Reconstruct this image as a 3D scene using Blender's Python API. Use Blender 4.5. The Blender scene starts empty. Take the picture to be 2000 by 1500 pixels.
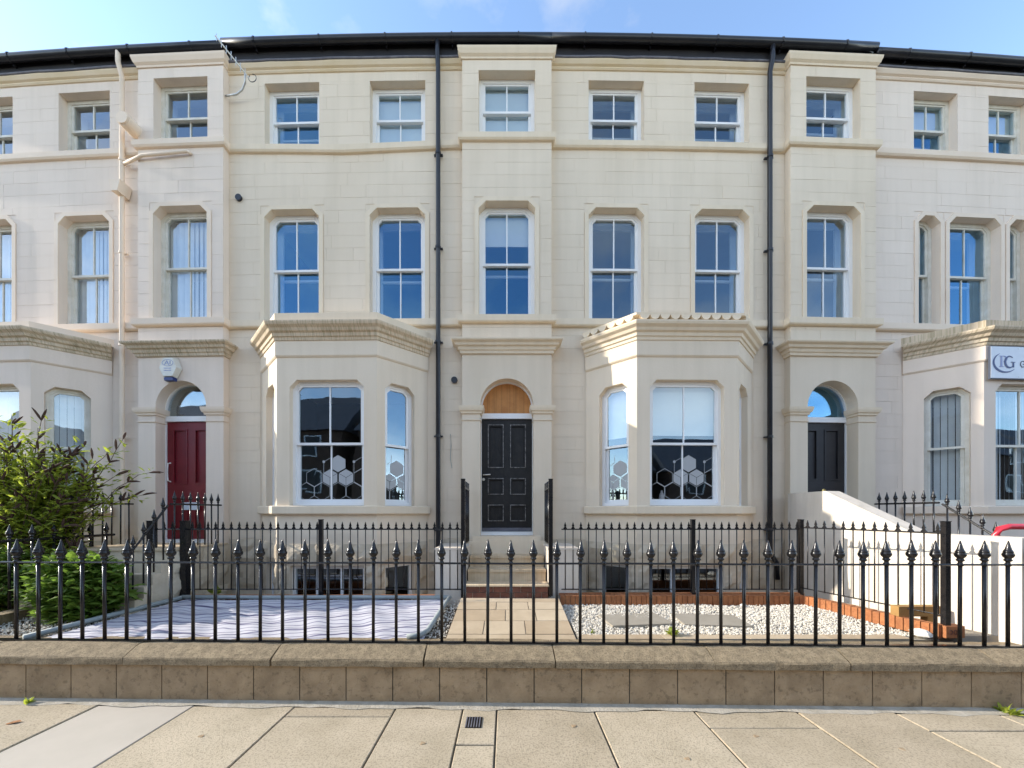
import bpy, bmesh, math, random
import numpy as np
from mathutils import Vector
R = random.Random(11)
NP = np.random.RandomState(5)
scene = bpy.context.scene
COL = scene.collection
pi = math.pi
# ------------------------------------------------------------------ camera, sky, sun, exposure
F, CX, HZ, H = 730.0, 990.0, 1000.0, 1.98          # focal length / horizon in pixels of the 2000 px photo
cam = bpy.data.cameras.new('camera'); camo = bpy.data.objects.new('camera', cam); COL.objects.link(camo)
camo.location = (0, 0, H); camo.rotation_euler = (pi/2, 0, 0)
cam.sensor_width = 36; cam.sensor_fit = 'HORIZONTAL'; cam.lens = 36*F/2000
cam.shift_x = (1000-CX)/2000; cam.shift_y = (HZ-750)/2000
cam.clip_start = .05; cam.clip_end = 2000
scene.camera = camo
SUN_E, SUN_D = math.radians(24.5), math.radians(1.4)  # low sun from the left, a touch behind the house fronts
sunv = Vector((-math.cos(SUN_E)*math.cos(SUN_D), math.cos(SUN_E)*math.sin(SUN_D), math.sin(SUN_E)))
sl = bpy.data.lights.new('sun', 'SUN'); sl.energy = 2.3; sl.angle = math.radians(.53); sl.color = (1, .93, .82)
so = bpy.data.objects.new('sun', sl); COL.objects.link(so); so.location = (-30, 6, 25)
so.rotation_euler = (-sunv).to_track_quat('-Z', 'Y').to_euler()
W = bpy.data.worlds.new('World'); scene.world = W; W.use_nodes = True
wn, wl = W.node_tree.nodes, W.node_tree.links
wn.clear()
sky = wn.new('ShaderNodeTexSky'); sky.sky_type = 'NISHITA'; sky.sun_disc = False
sky.sun_elevation = SUN_E; sky.sun_rotation = math.atan2(sunv.x, sunv.y) % (2*pi)
sky.air_density = 1.0; sky.dust_density = .25; sky.ozone_density = 1.5
tc = wn.new('ShaderNodeTexCoord')
mp = wn.new('ShaderNodeMapping'); mp.inputs['Scale'].default_value = (1, 1, 2.0); mp.inputs['Location'].default_value = (1.3, 9.4, 6.6)
nz = wn.new('ShaderNodeTexNoise'); nz.inputs['Scale'].default_value = 2.3; nz.inputs['Detail'].default_value = 7; nz.inputs['Roughness'].default_value = .58
rp = wn.new('ShaderNodeValToRGB'); rp.color_ramp.elements[0].position = .46; rp.color_ramp.elements[1].position = .70
rp.color_ramp.elements[1].color = (.8, .8, .8, 1)
bw = wn.new('ShaderNodeRGBToBW')
mu = wn.new('ShaderNodeMath'); mu.operation = 'MULTIPLY'; mu.inputs[1].default_value = 2.0
mx = wn.new('ShaderNodeMix'); mx.data_type = 'RGBA'
bg = wn.new('ShaderNodeBackground'); bg.inputs['Strength'].default_value = .15
wo = wn.new('ShaderNodeOutputWorld')
wl.new(tc.outputs['Generated'], mp.inputs[0]); wl.new(mp.outputs[0], nz.inputs['Vector']); wl.new(nz.outputs[0], rp.inputs[0])
wl.new(sky.outputs[0], bw.inputs[0]); wl.new(bw.outputs[0], mu.inputs[0])
wl.new(rp.outputs[0], mx.inputs['Factor']); wl.new(sky.outputs[0], mx.inputs['A']); wl.new(mu.outputs[0], mx.inputs['B'])
wl.new(mx.outputs['Result'], bg.inputs[0]); wl.new(bg.outputs[0], wo.inputs[0])
vs = scene.view_settings
vs.view_transform = 'Standard'; vs.look = 'None'; vs.exposure = 1.66; vs.gamma = 1; vs.use_curve_mapping = False

# ------------------------------------------------------------------ materials
MATS = {}
def mat(name, c, c2=None, scale=3.0, rough=.75, bump=0, bscale=60, rnd=0, spec=.4, metal=0, streak=0, sscale=(50, 9, .4), speck=None, coat=0, hue=0):
    m = bpy.data.materials.new(name); m.use_nodes = True; MATS[name] = m
    n, l = m.node_tree.nodes, m.node_tree.links
    b = n['Principled BSDF']
    b.inputs['Roughness'].default_value = rough; b.inputs['Metallic'].default_value = metal
    b.inputs['Specular IOR Level'].default_value = spec; b.inputs['Coat Weight'].default_value = coat
    geo = n.new('ShaderNodeNewGeometry')
    def noise(sc, detail=6, r=.6, vec=None):
        t = n.new('ShaderNodeTexNoise'); t.inputs['Scale'].default_value = sc
        t.inputs['Detail'].default_value = detail; t.inputs['Roughness'].default_value = r
        l.new(vec or geo.outputs['Position'], t.inputs['Vector']); return t.outputs[0]
    def ramp(s, a, bb, ca, cb):
        r = n.new('ShaderNodeValToRGB'); e = r.color_ramp.elements
        e[0].position, e[1].position = a, bb; e[0].color, e[1].color = (*ca, 1), (*cb, 1)
        l.new(s, r.inputs[0]); return r.outputs[0]
    def mult(a, bb, fac=1):
        x = n.new('ShaderNodeMix'); x.data_type = 'RGBA'; x.blend_type = 'MULTIPLY'
        x.inputs['Factor'].default_value = fac; l.new(a, x.inputs['A']); l.new(bb, x.inputs['B']); return x.outputs['Result']
    col = ramp(noise(scale), .33, .68, c, c2 or tuple(x*.88 for x in c))
    if speck:
        col = mult(col, ramp(noise(speck[0], 3, .7), speck[1], speck[1]+.12, (speck[2],)*3, (1, 1, 1)))
    if streak:
        mp = n.new('ShaderNodeMapping'); mp.inputs['Scale'].default_value = sscale
        l.new(geo.outputs['Position'], mp.inputs[0])
        col = mult(col, ramp(noise(1.0, 3, .6, mp.outputs[0]), .34, .56, (1-streak,)*2+(1-streak*1.15,), (1, 1, 1)))
    if rnd:
        oi = n.new('ShaderNodeObjectInfo')
        col = mult(col, ramp(oi.outputs['Random'], 0, 1, (1-rnd, 1-rnd-hue, 1-rnd-hue*2), (1, 1, 1)))
    l.new(col, b.inputs['Base Color'])
    if bump:
        bp = n.new('ShaderNodeBump'); bp.inputs['Strength'].default_value = bump; bp.inputs['Distance'].default_value = .02
        l.new(noise(bscale, 5, .65), bp.inputs['Height']); l.new(bp.outputs[0], b.inputs['Normal'])
    return m
mat('cream', (.79, .665, .51), (.74, .615, .46), .7, .8, .12, 30, rnd=.03, streak=.05, sscale=(5, 5, .3))
mat('cream_trim', (.79, .66, .49), (.74, .61, .44), 1.2, .75, .1, 40, streak=.05, sscale=(7, 4, .5))
mat('cream_dirty', (.69, .56, .40), (.61, .475, .32), 2, .8, .1, 40, streak=.34)
mat('pink', (.81, .685, .565), (.76, .635, .515), .7, .8, .12, 30, rnd=.03, streak=.05, sscale=(5, 5, .3))
mat('pink_trim', (.80, .67, .53), (.74, .60, .46), 1.2, .75, .08, 40)
mat('pink_dirty', (.68, .57, .43), (.56, .45, .31), 2, .8, .1, 40, streak=.4)
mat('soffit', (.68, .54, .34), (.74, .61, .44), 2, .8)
mat('rock_cream', (.68, .57, .42), (.54, .44, .31), 5, .85, .5, 25, rnd=.12)
mat('white_paint', (.86, .845, .82), (.83, .815, .79), 3, .35, 0)
mat('old_white', (.74, .71, .63), (.62, .58, .48), 6, .5, .1, 60)
mat('render_white', (.70, .62, .52), (.64, .55, .45), 1.3, .85, .2, 25, streak=.14, sscale=(6, 6, .5))
mat('lining', (.62, .66, .68), (.56, .60, .62), 2, .6)
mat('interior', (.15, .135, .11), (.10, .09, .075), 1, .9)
mat('blind', (.86, .81, .72), (.82, .77, .68), 3, .8)
mat('slat', (.80, .79, .78), (.70, .69, .69), 4, .8)
mat('black_paint', (.010, .010, .011), (.020, .017, .016), 14, .22, .08, 90, spec=.38)
mat('black_plastic', (.014, .015, .019), (.022, .023, .028), 5, .3, 0)
mat('fascia', (.013, .012, .014), (.022, .02, .02), 3, .5)
mat('lead', (.16, .155, .17), (.09, .09, .11), 6, .6, .2, 30)
mat('slate', (.07, .075, .09), (.05, .05, .06), 3, .6, .2, 20)
mat('black_door', (.008, .007, .007), (.020, .017, .015), 9, .55, .1, 40, streak=.3)
mat('worn_edge', (.012, .011, .01), (.30, .28, .26), 17, .5, .1, 40)
mat('charcoal_door', (.022, .021, .023), (.03, .028, .03), 5, .45)
mat('red_door', (.185, .012, .02), (.14, .010, .016), 4, .4, .05, 30)
mat('plywood', (.58, .26, .075), (.44, .175, .045), 5, .6, .1, 30, streak=.25)
mat('brass', (.75, .55, .2), rough=.25, metal=1)
mat('steel', (.62, .60, .56), rough=.3, metal=1)
mat('alu', (.6, .6, .58), (.5, .5, .47), 8, .4, metal=.8)
mat('flag', (.54, .445, .315), (.44, .36, .245), 1.3, .9, .4, 130, rnd=.16, speck=(55, .38, .66), hue=.015, streak=.12, sscale=(2.2, 2.2, 2.2))
mat('flag_grey', (.46, .405, .33), (.42, .37, .30), 2, .9, .12, 160)
mat('mortar', (.46, .41, .33), (.33, .29, .22), 6, .95, .6, 40)
mat('joint', (.10, .085, .06), (.05, .045, .03), 8, .95)
mat('block', (.44, .315, .185), (.30, .21, .12), 5, .92, .6, 45, rnd=.12, speck=(14, .34, .7))
mat('coping', (.38, .29, .175), (.22, .165, .10), 14, .95, .7, 90, rnd=.1, speck=(70, .38, .6))
mat('sandstone', (.56, .45, .31), (.47, .37, .25), 3, .85, .25, 25, rnd=.22, hue=.05)
mat('slab', (.34, .30, .24), (.29, .255, .20), 4, .85, .2, 60)
mat('pebble', (.74, .69, .60), (.50, .45, .37), 45, .8, rnd=0)
mat('pebble_base', (.42, .38, .31), (.22, .19, .15), 50, .95, .8, 60)
mat('brick', (.46, .185, .07), (.34, .12, .045), 14, .85, .4, 60, rnd=.25, speck=(30, .33, .75))
mat('old_brick', (.22, .085, .05), (.13, .055, .04), 12, .9, .4, 60, rnd=.3)
mat('step_stone', (.68, .54, .36), (.54, .40, .25), 4, .85, .2, 50, streak=.15)
mat('timber', (.30, .22, .12), (.17, .12, .065), 7, .9, .5, 40, streak=.3)
mat('timber_fresh', (.36, .21, .07), (.28, .155, .05), 7, .8, .2, 40)
mat('grey_pipe', (.33, .36, .35), (.27, .30, .29), 4, .6)
mat('soil', (.16, .12, .08), (.08, .06, .04), 12, .95, .8, 30)
mat('asphalt', (.05, .05, .052), (.04, .04, .042), 20, .9, .4, 120)
mat('leaf', (.10, .17, .022), (.34, .35, .045), 22, .55, spec=.3)
mat('leaf_dark', (.06, .13, .022), (.20, .26, .045), 20, .5, spec=.3)
mat('seed', (.085, .045, .028), (.055, .025, .018), 10, .9)
mat('bark', (.16, .11, .06), (.09, .06, .035), 12, .9)
mat('dead_leaf', (.35, .15, .04), (.25, .09, .02), 12, .8)
mat('film', (.42, .43, .43), (.40, .41, .41), 3, .6)
mat('sign_white', (.66, .70, .76), rough=.3)
mat('navy', (.02, .04, .16), rough=.4)
mat('lilac', (.25, .29, .50), rough=.4)
mat('dark_text', (.05, .06, .09), rough=.5)
mat('alarm_white', (.72, .71, .64), (.66, .64, .56), 12, .4)
mat('red_plastic', (.62, .03, .05), (.55, .025, .04), 3, .3, spec=.6)
mat('red_wall', (.13, .075, .05), (.09, .055, .04), 3, .9, .3, 20)
mat('bottle', (.55, .40, .38), (.7, .68, .66), 30, .3)
mat('rock_white', (.75, .72, .66), (.62, .58, .50), 12, .9, .3, 30)
for nm, tc_ in (('leaf', (.50, .58, .07)), ('leaf_dark', (.26, .42, .06))):
    m = MATS[nm]; n, l = m.node_tree.nodes, m.node_tree.links
    tr = n.new('ShaderNodeBsdfTranslucent'); tr.inputs[0].default_value = (*tc_, 1); ms = n.new('ShaderNodeMixShader'); ms.inputs[0].default_value = .42
    l.new(n['Principled BSDF'].outputs[0], ms.inputs[1]); l.new(tr.outputs[0], ms.inputs[2]); l.new(ms.outputs[0], n['Material Output'].inputs[0])
# glass: part mirror, part see-through
def glass(name, base, tint=(1, 1, 1)):
    m = bpy.data.materials.new(name); m.use_nodes = True; MATS[name] = m
    n, l = m.node_tree.nodes, m.node_tree.links; n.clear()
    o = n.new('ShaderNodeOutputMaterial'); ms = n.new('ShaderNodeMixShader')
    tr = n.new('ShaderNodeBsdfTransparent'); tr.inputs[0].default_value = (.86, .9, .9, 1)
    gl = n.new('ShaderNodeBsdfGlossy'); gl.inputs['Roughness'].default_value = .006; gl.inputs[0].default_value = (*tint, 1)
    lw = n.new('ShaderNodeLayerWeight'); lw.inputs['Blend'].default_value = .5
    fr = n.new('ShaderNodeMath'); fr.operation = 'POWER'; fr.inputs[1].default_value = 4; l.new(lw.outputs['Facing'], fr.inputs[0])
    ad = n.new('ShaderNodeMath'); ad.operation = 'ADD'; ad.inputs[1].default_value = base; ad.use_clamp = True
    geo = n.new('ShaderNodeNewGeometry')
    nt = n.new('ShaderNodeTexNoise'); nt.inputs['Scale'].default_value = 1.6; nt.inputs['Detail'].default_value = 1
    bp = n.new('ShaderNodeBump'); bp.inputs['Strength'].default_value = .05; bp.inputs['Distance'].default_value = .05
    l.new(geo.outputs['Position'], nt.inputs['Vector']); l.new(nt.outputs[0], bp.inputs['Height']); l.new(bp.outputs[0], gl.inputs['Normal'])
    l.new(fr.outputs[0], ad.inputs[0]); l.new(ad.outputs[0], ms.inputs[0]); l.new(tr.outputs[0], ms.inputs[1]); l.new(gl.outputs[0], ms.inputs[2])
    l.new(ms.outputs[0], o.inputs[0]); return m
glass('glass', .17, (.62, .82, 1)); glass('glass_blue', .21, (.28, .62, .98)); glass('glass_old', .17, (.8, .9, 1))
# sheet with thin printed wavy lines
def sheet_mat():
    m = mat('sheet', (.56, .54, .56), (.48, .465, .495), 2.5, .7, .1, 30)
    n, l = m.node_tree.nodes, m.node_tree.links
    b = n['Principled BSDF']; src = b.inputs['Base Color'].links[0].from_socket
    geo = n.new('ShaderNodeNewGeometry'); cur = src
    for (rot, sc, dist, th) in ((pi/2-.1, 3.3, 8.0, .045), (pi/2-.1, 1.1, 10.0, .008)):
        mp = n.new('ShaderNodeMapping'); mp.inputs['Rotation'].default_value = (0, 0, rot)
        w = n.new('ShaderNodeTexWave'); w.inputs['Scale'].default_value = sc; w.inputs['Distortion'].default_value = dist
        w.inputs['Detail'].default_value = 1; w.inputs['Detail Scale'].default_value = .55
        r = n.new('ShaderNodeValToRGB'); e = r.color_ramp.elements
        e[0].position, e[1].position = th, th+.05; e[0].color = (.30, .29, .42, 1); e[1].color = (1, 1, 1, 1)
        x = n.new('ShaderNodeMix'); x.data_type = 'RGBA'; x.blend_type = 'MULTIPLY'; x.inputs['Factor'].default_value = 1
        l.new(geo.outputs['Position'], mp.inputs[0]); l.new(mp.outputs[0], w.inputs['Vector']); l.new(w.outputs[0], r.inputs[0])
        l.new(cur, x.inputs['A']); l.new(r.outputs[0], x.inputs['B']); cur = x.outputs['Result']
    l.new(cur, b.inputs['Base Color'])
sheet_mat()

# ------------------------------------------------------------------ geometry helpers
K = .0031                                              # the terrace bows very gently
Y0 = 6.82
def bend(x, y, z):
    if -5.1 < x < -.8: z -= .07*math.exp(-((z-8.62)/.3)**2)*math.sin(pi*(x+5.1)/4.3)**2
    return (x, y+K*x*x, z)
def TW(u, v, z): return bend(u, Y0+v, z)
def TI(u, v, z): return (u, v, z)
def face_T(p0, p1):
    d = Vector((p1[0]-p0[0], p1[1]-p0[1])); L = d.length; d /= L; n = Vector((-d.y, d.x))
    return (lambda u, v, z: TW(p0[0]+d.x*u+n.x*v, p0[1]+d.y*u+n.y*v, z)), L
class MB:
    def __init__(s, T=TI): s.v, s.f, s.T = [], [], T
    def add(s, vs, fs, T=None):
        T = T or s.T; o = len(s.v); s.v += [T(*p) for p in vs]; s.f += [tuple(i+o for i in f) for f in fs]; return s
    def box(s, a, b, c, d, e, f):
        return s.add([(x, y, z) for x in (a, b) for y in (c, d) for z in (e, f)],
                     [(0, 1, 3, 2), (4, 6, 7, 5), (0, 4, 5, 1), (2, 3, 7, 6), (0, 2, 6, 4), (1, 5, 7, 3)])
    def prism(s, poly, v0, v1):                        # poly in (u,z), extruded in v
        n = len(poly)
        return s.add([(u, v0, z) for u, z in poly]+[(u, v1, z) for u, z in poly],
                     [tuple(range(n)), tuple(range(2*n-1, n-1, -1))]+[(i, n+i, n+(i+1) % n, (i+1) % n) for i in range(n)])
    def plan(s, poly, z0, z1):
        n = len(poly)
        return s.add([(u, v, z0) for u, v in poly]+[(u, v, z1) for u, v in poly],
                     [tuple(range(n)), tuple(range(2*n-1, n-1, -1))]+[(i, n+i, n+(i+1) % n, (i+1) % n) for i in range(n)])
    def ring(s, A, B, v0, v1):                         # frame between two polygons in (u,z)
        n = len(A); vs = [(u, v0, z) for u, z in A]+[(u, v0, z) for u, z in B]+[(u, v1, z) for u, z in A]+[(u, v1, z) for u, z in B]
        fs = []
        for i in range(n):
            j = (i+1) % n
            fs += [(i, j, n+j, n+i), (2*n+i, 3*n+i, 3*n+j, 2*n+j), (i, 2*n+i, 2*n+j, j), (n+i, n+j, 3*n+j, 3*n+i)]
        return s.add(vs, fs)
    def grid(s, us, zs, hole, v0, v1):                 # wall slab with rectangular holes
        us, zs = sorted(set(us)), sorted(set(zs)); nu, nz = len(us)-1, len(zs)-1
        S = [[not hole((us[i]+us[i+1])/2, (zs[j]+zs[j+1])/2) for j in range(nz)] for i in range(nu)]
        g = lambda i, j: 0 <= i < nu and 0 <= j < nz and S[i][j]
        idx = {}; vs = []
        def V(i, j, k):
            if (i, j, k) not in idx: idx[(i, j, k)] = len(vs); vs.append((us[i], (v0, v1)[k], zs[j]))
            return idx[(i, j, k)]
        fs = []
        for i in range(nu):
            for j in range(nz):
                if not S[i][j]: continue
                fs.append((V(i, j, 0), V(i+1, j, 0), V(i+1, j+1, 0), V(i, j+1, 0)))
                fs.append((V(i, j, 1), V(i, j+1, 1), V(i+1, j+1, 1), V(i+1, j, 1)))
                if not g(i-1, j): fs.append((V(i, j, 0), V(i, j+1, 0), V(i, j+1, 1), V(i, j, 1)))
                if not g(i+1, j): fs.append((V(i+1, j, 0), V(i+1, j, 1), V(i+1, j+1, 1), V(i+1, j+1, 0)))
                if not g(i, j-1): fs.append((V(i, j, 0), V(i, j, 1), V(i+1, j, 1), V(i+1, j, 0)))
                if not g(i, j+1): fs.append((V(i, j+1, 0), V(i+1, j+1, 0), V(i+1, j+1, 1), V(i, j+1, 1)))
        return s.add(vs, fs)
    def sweep(s, path, prof, step=.9):                 # moulding profile (out, z) along a plan path, mitred
        pts = [Vector(path[0])]
        for a, b in zip(path, path[1:]):
            a, b = Vector(a), Vector(b); k = max(1, int((b-a).length/step))
            pts += [a+(b-a)*(i/k) for i in range(1, k+1)]
        nrm = []
        for a, b in zip(pts, pts[1:]):
            d = (b-a).normalized(); nrm.append(Vector((d.y, -d.x)))
        vs, fs, n = [], [], len(prof)
        for i, p in enumerate(pts):
            n1 = nrm[max(i-1, 0)]; n2 = nrm[min(i, len(nrm)-1)]; m = (n1+n2)/(1+n1.dot(n2))
            vs += [(p.x+m.x*o, p.y+m.y*o, z) for o, z in prof]
        for i in range(len(pts)-1):
            for k in range(n):
                a, b = i*n+k, i*n+(k+1) % n; fs.append((a, b, b+n, a+n))
        fs += [tuple(range(n)), tuple(range(len(vs)-1, len(vs)-n-1, -1))]
        return s.add(vs, fs)
    def tube(s, pts, r, n=8, T=None):
        pts = [Vector(p) for p in pts]; rr = r if isinstance(r, (list, tuple)) else [r]*len(pts); vs, fs = [], []
        for i, p in enumerate(pts):
            d = (pts[min(i+1, len(pts)-1)]-pts[max(i-1, 0)]).normalized()
            a = d.cross(Vector((0, 0, 1)))
            if a.length < .05: a = d.cross(Vector((0, 1, 0)))
            a.normalize(); b = d.cross(a)
            vs += [tuple(p+(a*math.cos(t)+b*math.sin(t))*rr[i]) for t in (2*pi*k/n for k in range(n))]
        for i in range(len(pts)-1):
            fs += [(i*n+k, i*n+(k+1) % n, (i+1)*n+(k+1) % n, (i+1)*n+k) for k in range(n)]
        fs += [tuple(range(n)), tuple(range(len(vs)-1, len(vs)-n-1, -1))]
        return s.add(vs, fs, T)
    def lathe(s, prof, c, n=10):
        vs, fs = [], []
        for r, z in prof: vs += [(c[0]+r*math.cos(2*pi*k/n), c[1]+r*math.sin(2*pi*k/n), c[2]+z) for k in range(n)]
        for i in range(len(prof)-1):
            fs += [(i*n+k, i*n+(k+1) % n, (i+1)*n+(k+1) % n, (i+1)*n+k) for k in range(n)]
        fs += [tuple(range(n)), tuple(range(len(vs)-1, len(vs)-n-1, -1))]
        return s.add(vs, fs)
def props(o, label=None, cat=None, group=None, kind=None):
    for k, x in (('label', label), ('category', cat), ('group', group), ('kind', kind)):
        if x: o[k] = x
    return o
def mesh_of(mb, name, org=(0, 0, 0), smooth=False, fix=True):
    me = bpy.data.meshes.new(name)
    me.from_pydata([(a-org[0], b-org[1], c-org[2]) for a, b, c in mb.v], [], mb.f)
    if fix:
        bm = bmesh.new(); bm.from_mesh(me); bmesh.ops.recalc_face_normals(bm, faces=bm.faces); bm.to_mesh(me); bm.free()
    if smooth: me.polygons.foreach_set('use_smooth', [True]*len(me.polygons))
    return me
ROOT = {}
def obj(name, mb, m, parent=None, smooth=False, fix=True, **kw):
    if parent is not None: org = ROOT[parent.name]
    else:
        a = np.array(mb.v); org = tuple((a.min(0)[:2]+a.max(0)[:2])/2)+(float(a[:, 2].min()),); org = tuple(float(x) for x in org)
    me = mesh_of(mb, name, org, smooth, fix); me.materials.append(MATS[m])
    o = bpy.data.objects.new(name, me); COL.objects.link(o)
    if parent is not None: o.parent = parent
    else: o.location = org
    ROOT[o.name] = org
    return props(o, **kw)
def thing(name, loc, label, cat, group=None, kind=None):
    o = bpy.data.objects.new(name, None); COL.objects.link(o); o.location = loc; o.empty_display_size = .2
    ROOT[o.name] = tuple(loc); return props(o, label, cat, group, kind)
def inst(name, me, parent, loc, rotz=0, org=None, tilt=0):      # piece sharing mesh data; loc in world space
    o = bpy.data.objects.new(name, me); COL.objects.link(o)
    if parent is not None:
        r = org or ROOT[parent.name]; o.parent = parent; o.location = tuple(a-b for a, b in zip(loc, r))
    else: o.location = loc
    o.rotation_euler = (R.uniform(-tilt, tilt), R.uniform(-tilt, tilt), rotz); ROOT[o.name] = tuple(loc); return o
def shared(mb, m, name, smooth=False):
    me = mesh_of(mb, name, (0, 0, 0), smooth); me.materials.append(MATS[m]); return me

# ------------------------------------------------------------------ ground, road, pavement
obj('ground', MB().box(-400, 400, -400, 400, -.6, -.16), 'asphalt', kind='structure')
obj('road', MB().box(-80, 80, -7.5, .55, -.158, -.12), 'asphalt', kind='structure')
pv = obj('pavement', MB().box(-60, 60, .72, 3.95, -.15, -.014), 'joint', kind='structure')
FJ = [-9.3, -8.25, -7.25, -6.2, -5.2, -4.19, -3.2, -2.16, -1.12, -.1, .87, 1.86, 2.87, 3.82, 4.8, 5.82, 6.85, 7.9, 8.9]
def yw(x): return 3.84-.02*x                            # face line of the garden wall
def flag(x0, x1, y0, y1, m='flag', z=0, j=.008):
    mb = MB(); t = R.uniform(-.003, .002)+z; e = j; b = .006
    a = [(x0+e, y0+e), (x1-e, y0+e), (x1-e, y1-e), (x0+e, y1-e)]; ins = [(x0+e+b, y0+e+b), (x1-e-b, y0+e+b), (x1-e-b, y1-e-b), (x0+e+b, y1-e-b)]
    tz = [t+R.uniform(-.002, .002) for _ in range(4)]
    vs = [(p[0], p[1], z-.014) for p in a]+[(p[0], p[1], tz[i]-b) for i, p in enumerate(a)]+[(p[0], p[1], tz[i]) for i, p in enumerate(ins)]
    fs = [(8, 9, 10, 11)]+[(i, (i+1) % 4, 4+(i+1) % 4, 4+i) for i in range(4)]+[(4+i, 4+(i+1) % 4, 8+(i+1) % 4, 8+i) for i in range(4)]
    mb.add(vs, fs); return obj('flagstone', mb, m, pv)
for i, (a, b) in enumerate(zip(FJ, FJ[1:])):
    top = yw((a+b)/2)-.075
    cut = {7: 3.62, 11: 3.43, 13: 3.38, 3: 3.5}.get(i)
    if i == 8:
        flag(a, -.44, 1.62, top); flag(-.44, b, 1.62, 3.18); flag(-.44, b, 3.18, top)
    elif cut: flag(a, b, cut, top); flag(a, b, 1.62, cut)
    else: flag(a, b, 1.62, top, 'flag_grey' if i == 5 else 'flag')
    off = R.uniform(.3, .7)
    flag(a+off-.5, b+off-.5, .76, 1.62)
for i in range(-9, 9): obj('kerbstone', MB().box(i*.92+.004, i*.92+.916, .56, .715, -.15, .0), 'flag_grey', pv)
mf = MB()
xs = np.linspace(-9, 9, 150)
va, fa = [], []
for i, x in enumerate(xs):
    y = yw(x); n1 = .018*math.sin(x*5.3)+.012*math.sin(x*13.7+1)+R.uniform(-.008, .008)
    va += [(x, y-.105+n1, .0042), (x, y-.04, .010+R.uniform(0, .004)), (x, y+.03, .022)]
for i in range(len(xs)-1):
    for k in range(2): fa.append((i*3+k, (i+1)*3+k, (i+1)*3+k+1, i*3+k+1))
mf.add(va, fa); obj('mortar_fillet', mf, 'mortar', pv, smooth=True)
dr = obj('drain_cover', MB().box(-.445+.06, -.445+.21, 3.42, 3.60, -.002, .007), 'black_paint', label='small black ribbed drain cover set in the pavement by the wall', cat='drain cover')
for k in range(6): obj('rib', MB().box(-.385+k*.025, -.375+k*.025, 3.425, 3.595, .0065, .012), 'lead', dr)

# ------------------------------------------------------------------ garden wall with coping and the heavy front railing
TG = lambda u, v, z: (u, yw(u)+v, z)
gw = thing('garden_wall', (0, 3.95, 0), 'low tan block wall with sloped stone coping along the pavement', 'wall')
mbg = MB(TG)
for i in range(12): mbg.box(-9+i*1.5, -7.5+i*1.5, .012, .30, -.1, .395)
obj('mortar_core', mbg, 'joint', gw)
x = -1.668-.487*15
while x < 8.8:
    mb = MB(TG); w = .487; a, b = x+.005, x+w-.006
    n, m_ = 6, 5; vs, fs = [], []
    for j in range(m_+1):
        for i in range(n+1):
            ed = i in (0, n) or j in (0, m_)
            vs.append((a+(b-a)*i/n, (.004 if ed else -R.uniform(.0, .008)), .012+(.383-.012)*j/m_))
    for j in range(m_):
        for i in range(n): q = j*(n+1)+i; fs.append((q, q+1, q+n+2, q+n+1))
    o = len(vs); vs += [(a, .05, .012), (b, .05, .012), (b, .05, .383), (a, .05, .383)]
    c = [0, n, (m_+1)*(n+1)-1, m_*(n+1)]
    for k in range(4): fs.append((c[k], c[(k+1) % 4], o+(k+1) % 4, o+k))
    mb.add(vs, fs); obj('block', mb, 'block', gw, fix=True); x += w
CJ = [-8.6, -7.1, -5.52, -3.98, -2.426, -.854, .485, 2.09, 3.43, 4.88, 6.4, 7.9, 8.9]
for a, b in zip(CJ, CJ[1:]):
    mb = MB(TG); n = 9; vs, fs = [], []; sk = R.uniform(-.03, .03)
    prof = [(-.045, .395), (-.047, .455), (-.040, .474), (-.02, .487), (.09, .548), (.125, .562), (.23, .563), (.34, .562), (.34, .395)]
    for i in range(n+1):
        for q, (v, z) in enumerate(prof):
            wob = R.uniform(-.0035, .0035); t = i/n; e = .006
            vs.append((a+e+(b-a-2*e)*t+(sk*(v-.1)/.2 if i in (0, n) else 0)*.5, v+wob, z+wob*.7-(.006 if i in (0, n) and 0 < q < 8 else 0)))
    m_ = len(prof)
    for i in range(n):
        for k in range(m_): p, q = i*m_+k, i*m_+(k+1) % m_; fs.append((p, q, q+m_, p+m_))
    fs += [tuple(range(m_)), tuple(range(len(vs)-1, len(vs)-m_-1, -1))]
    mb.add(vs, fs); obj('coping_stone', mb, 'coping', gw)
RV = .19
fr = thing('front_railing', (0, yw(0)+RV, .563), 'heavy black railing with ball and spear finials on the pavement wall coping', 'railing')
FIN = [(.012, -.02), (.026, -.012), (.026, .008), (.018, .018), (.018, .032), (.031, .042), (.034, .05), (.028, .058), (.024, .066), (.040, .084), (.047, .102), (.044, .120), (.036, .130), (.041, .136), (.036, .143), (.026, .165), (.016, .205), (.005, .250), (.001, .254)]
fin_me = shared(MB().lathe(FIN, (0, 0, 0), 12), 'black_paint', 'finial', True)
bar_me = shared(MB().lathe([(.0172, 0), (.0172, .868)], (0, 0, 0), 10), 'black_paint', 'picket', True)
n = -25
while n < 33:
    X = .041+.2487*n; n += 1
    if abs(X) > 8.2: continue
    X += R.uniform(-.005, .005); b = inst('picket', bar_me, fr, (X, yw(X)+RV, .562), tilt=.005); inst('finial', fin_me, b, (X, yw(X)+RV, 1.428+R.uniform(-.004, .004)), R.uniform(0, 1), tilt=.02)
obj('top_rail', MB(TG).tube([(-8.4+i*1.2, RV, 1.425+R.uniform(-.003, .003)) for i in range(15)], .011, 8), 'black_paint', fr)
mb = MB(TG)
for i in range(14): mb.box(-8.4+i*1.2, -7.2+i*1.2, RV-.022, RV+.022, .566, .578)
obj('bottom_rail', mb, 'black_paint', fr)

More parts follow.
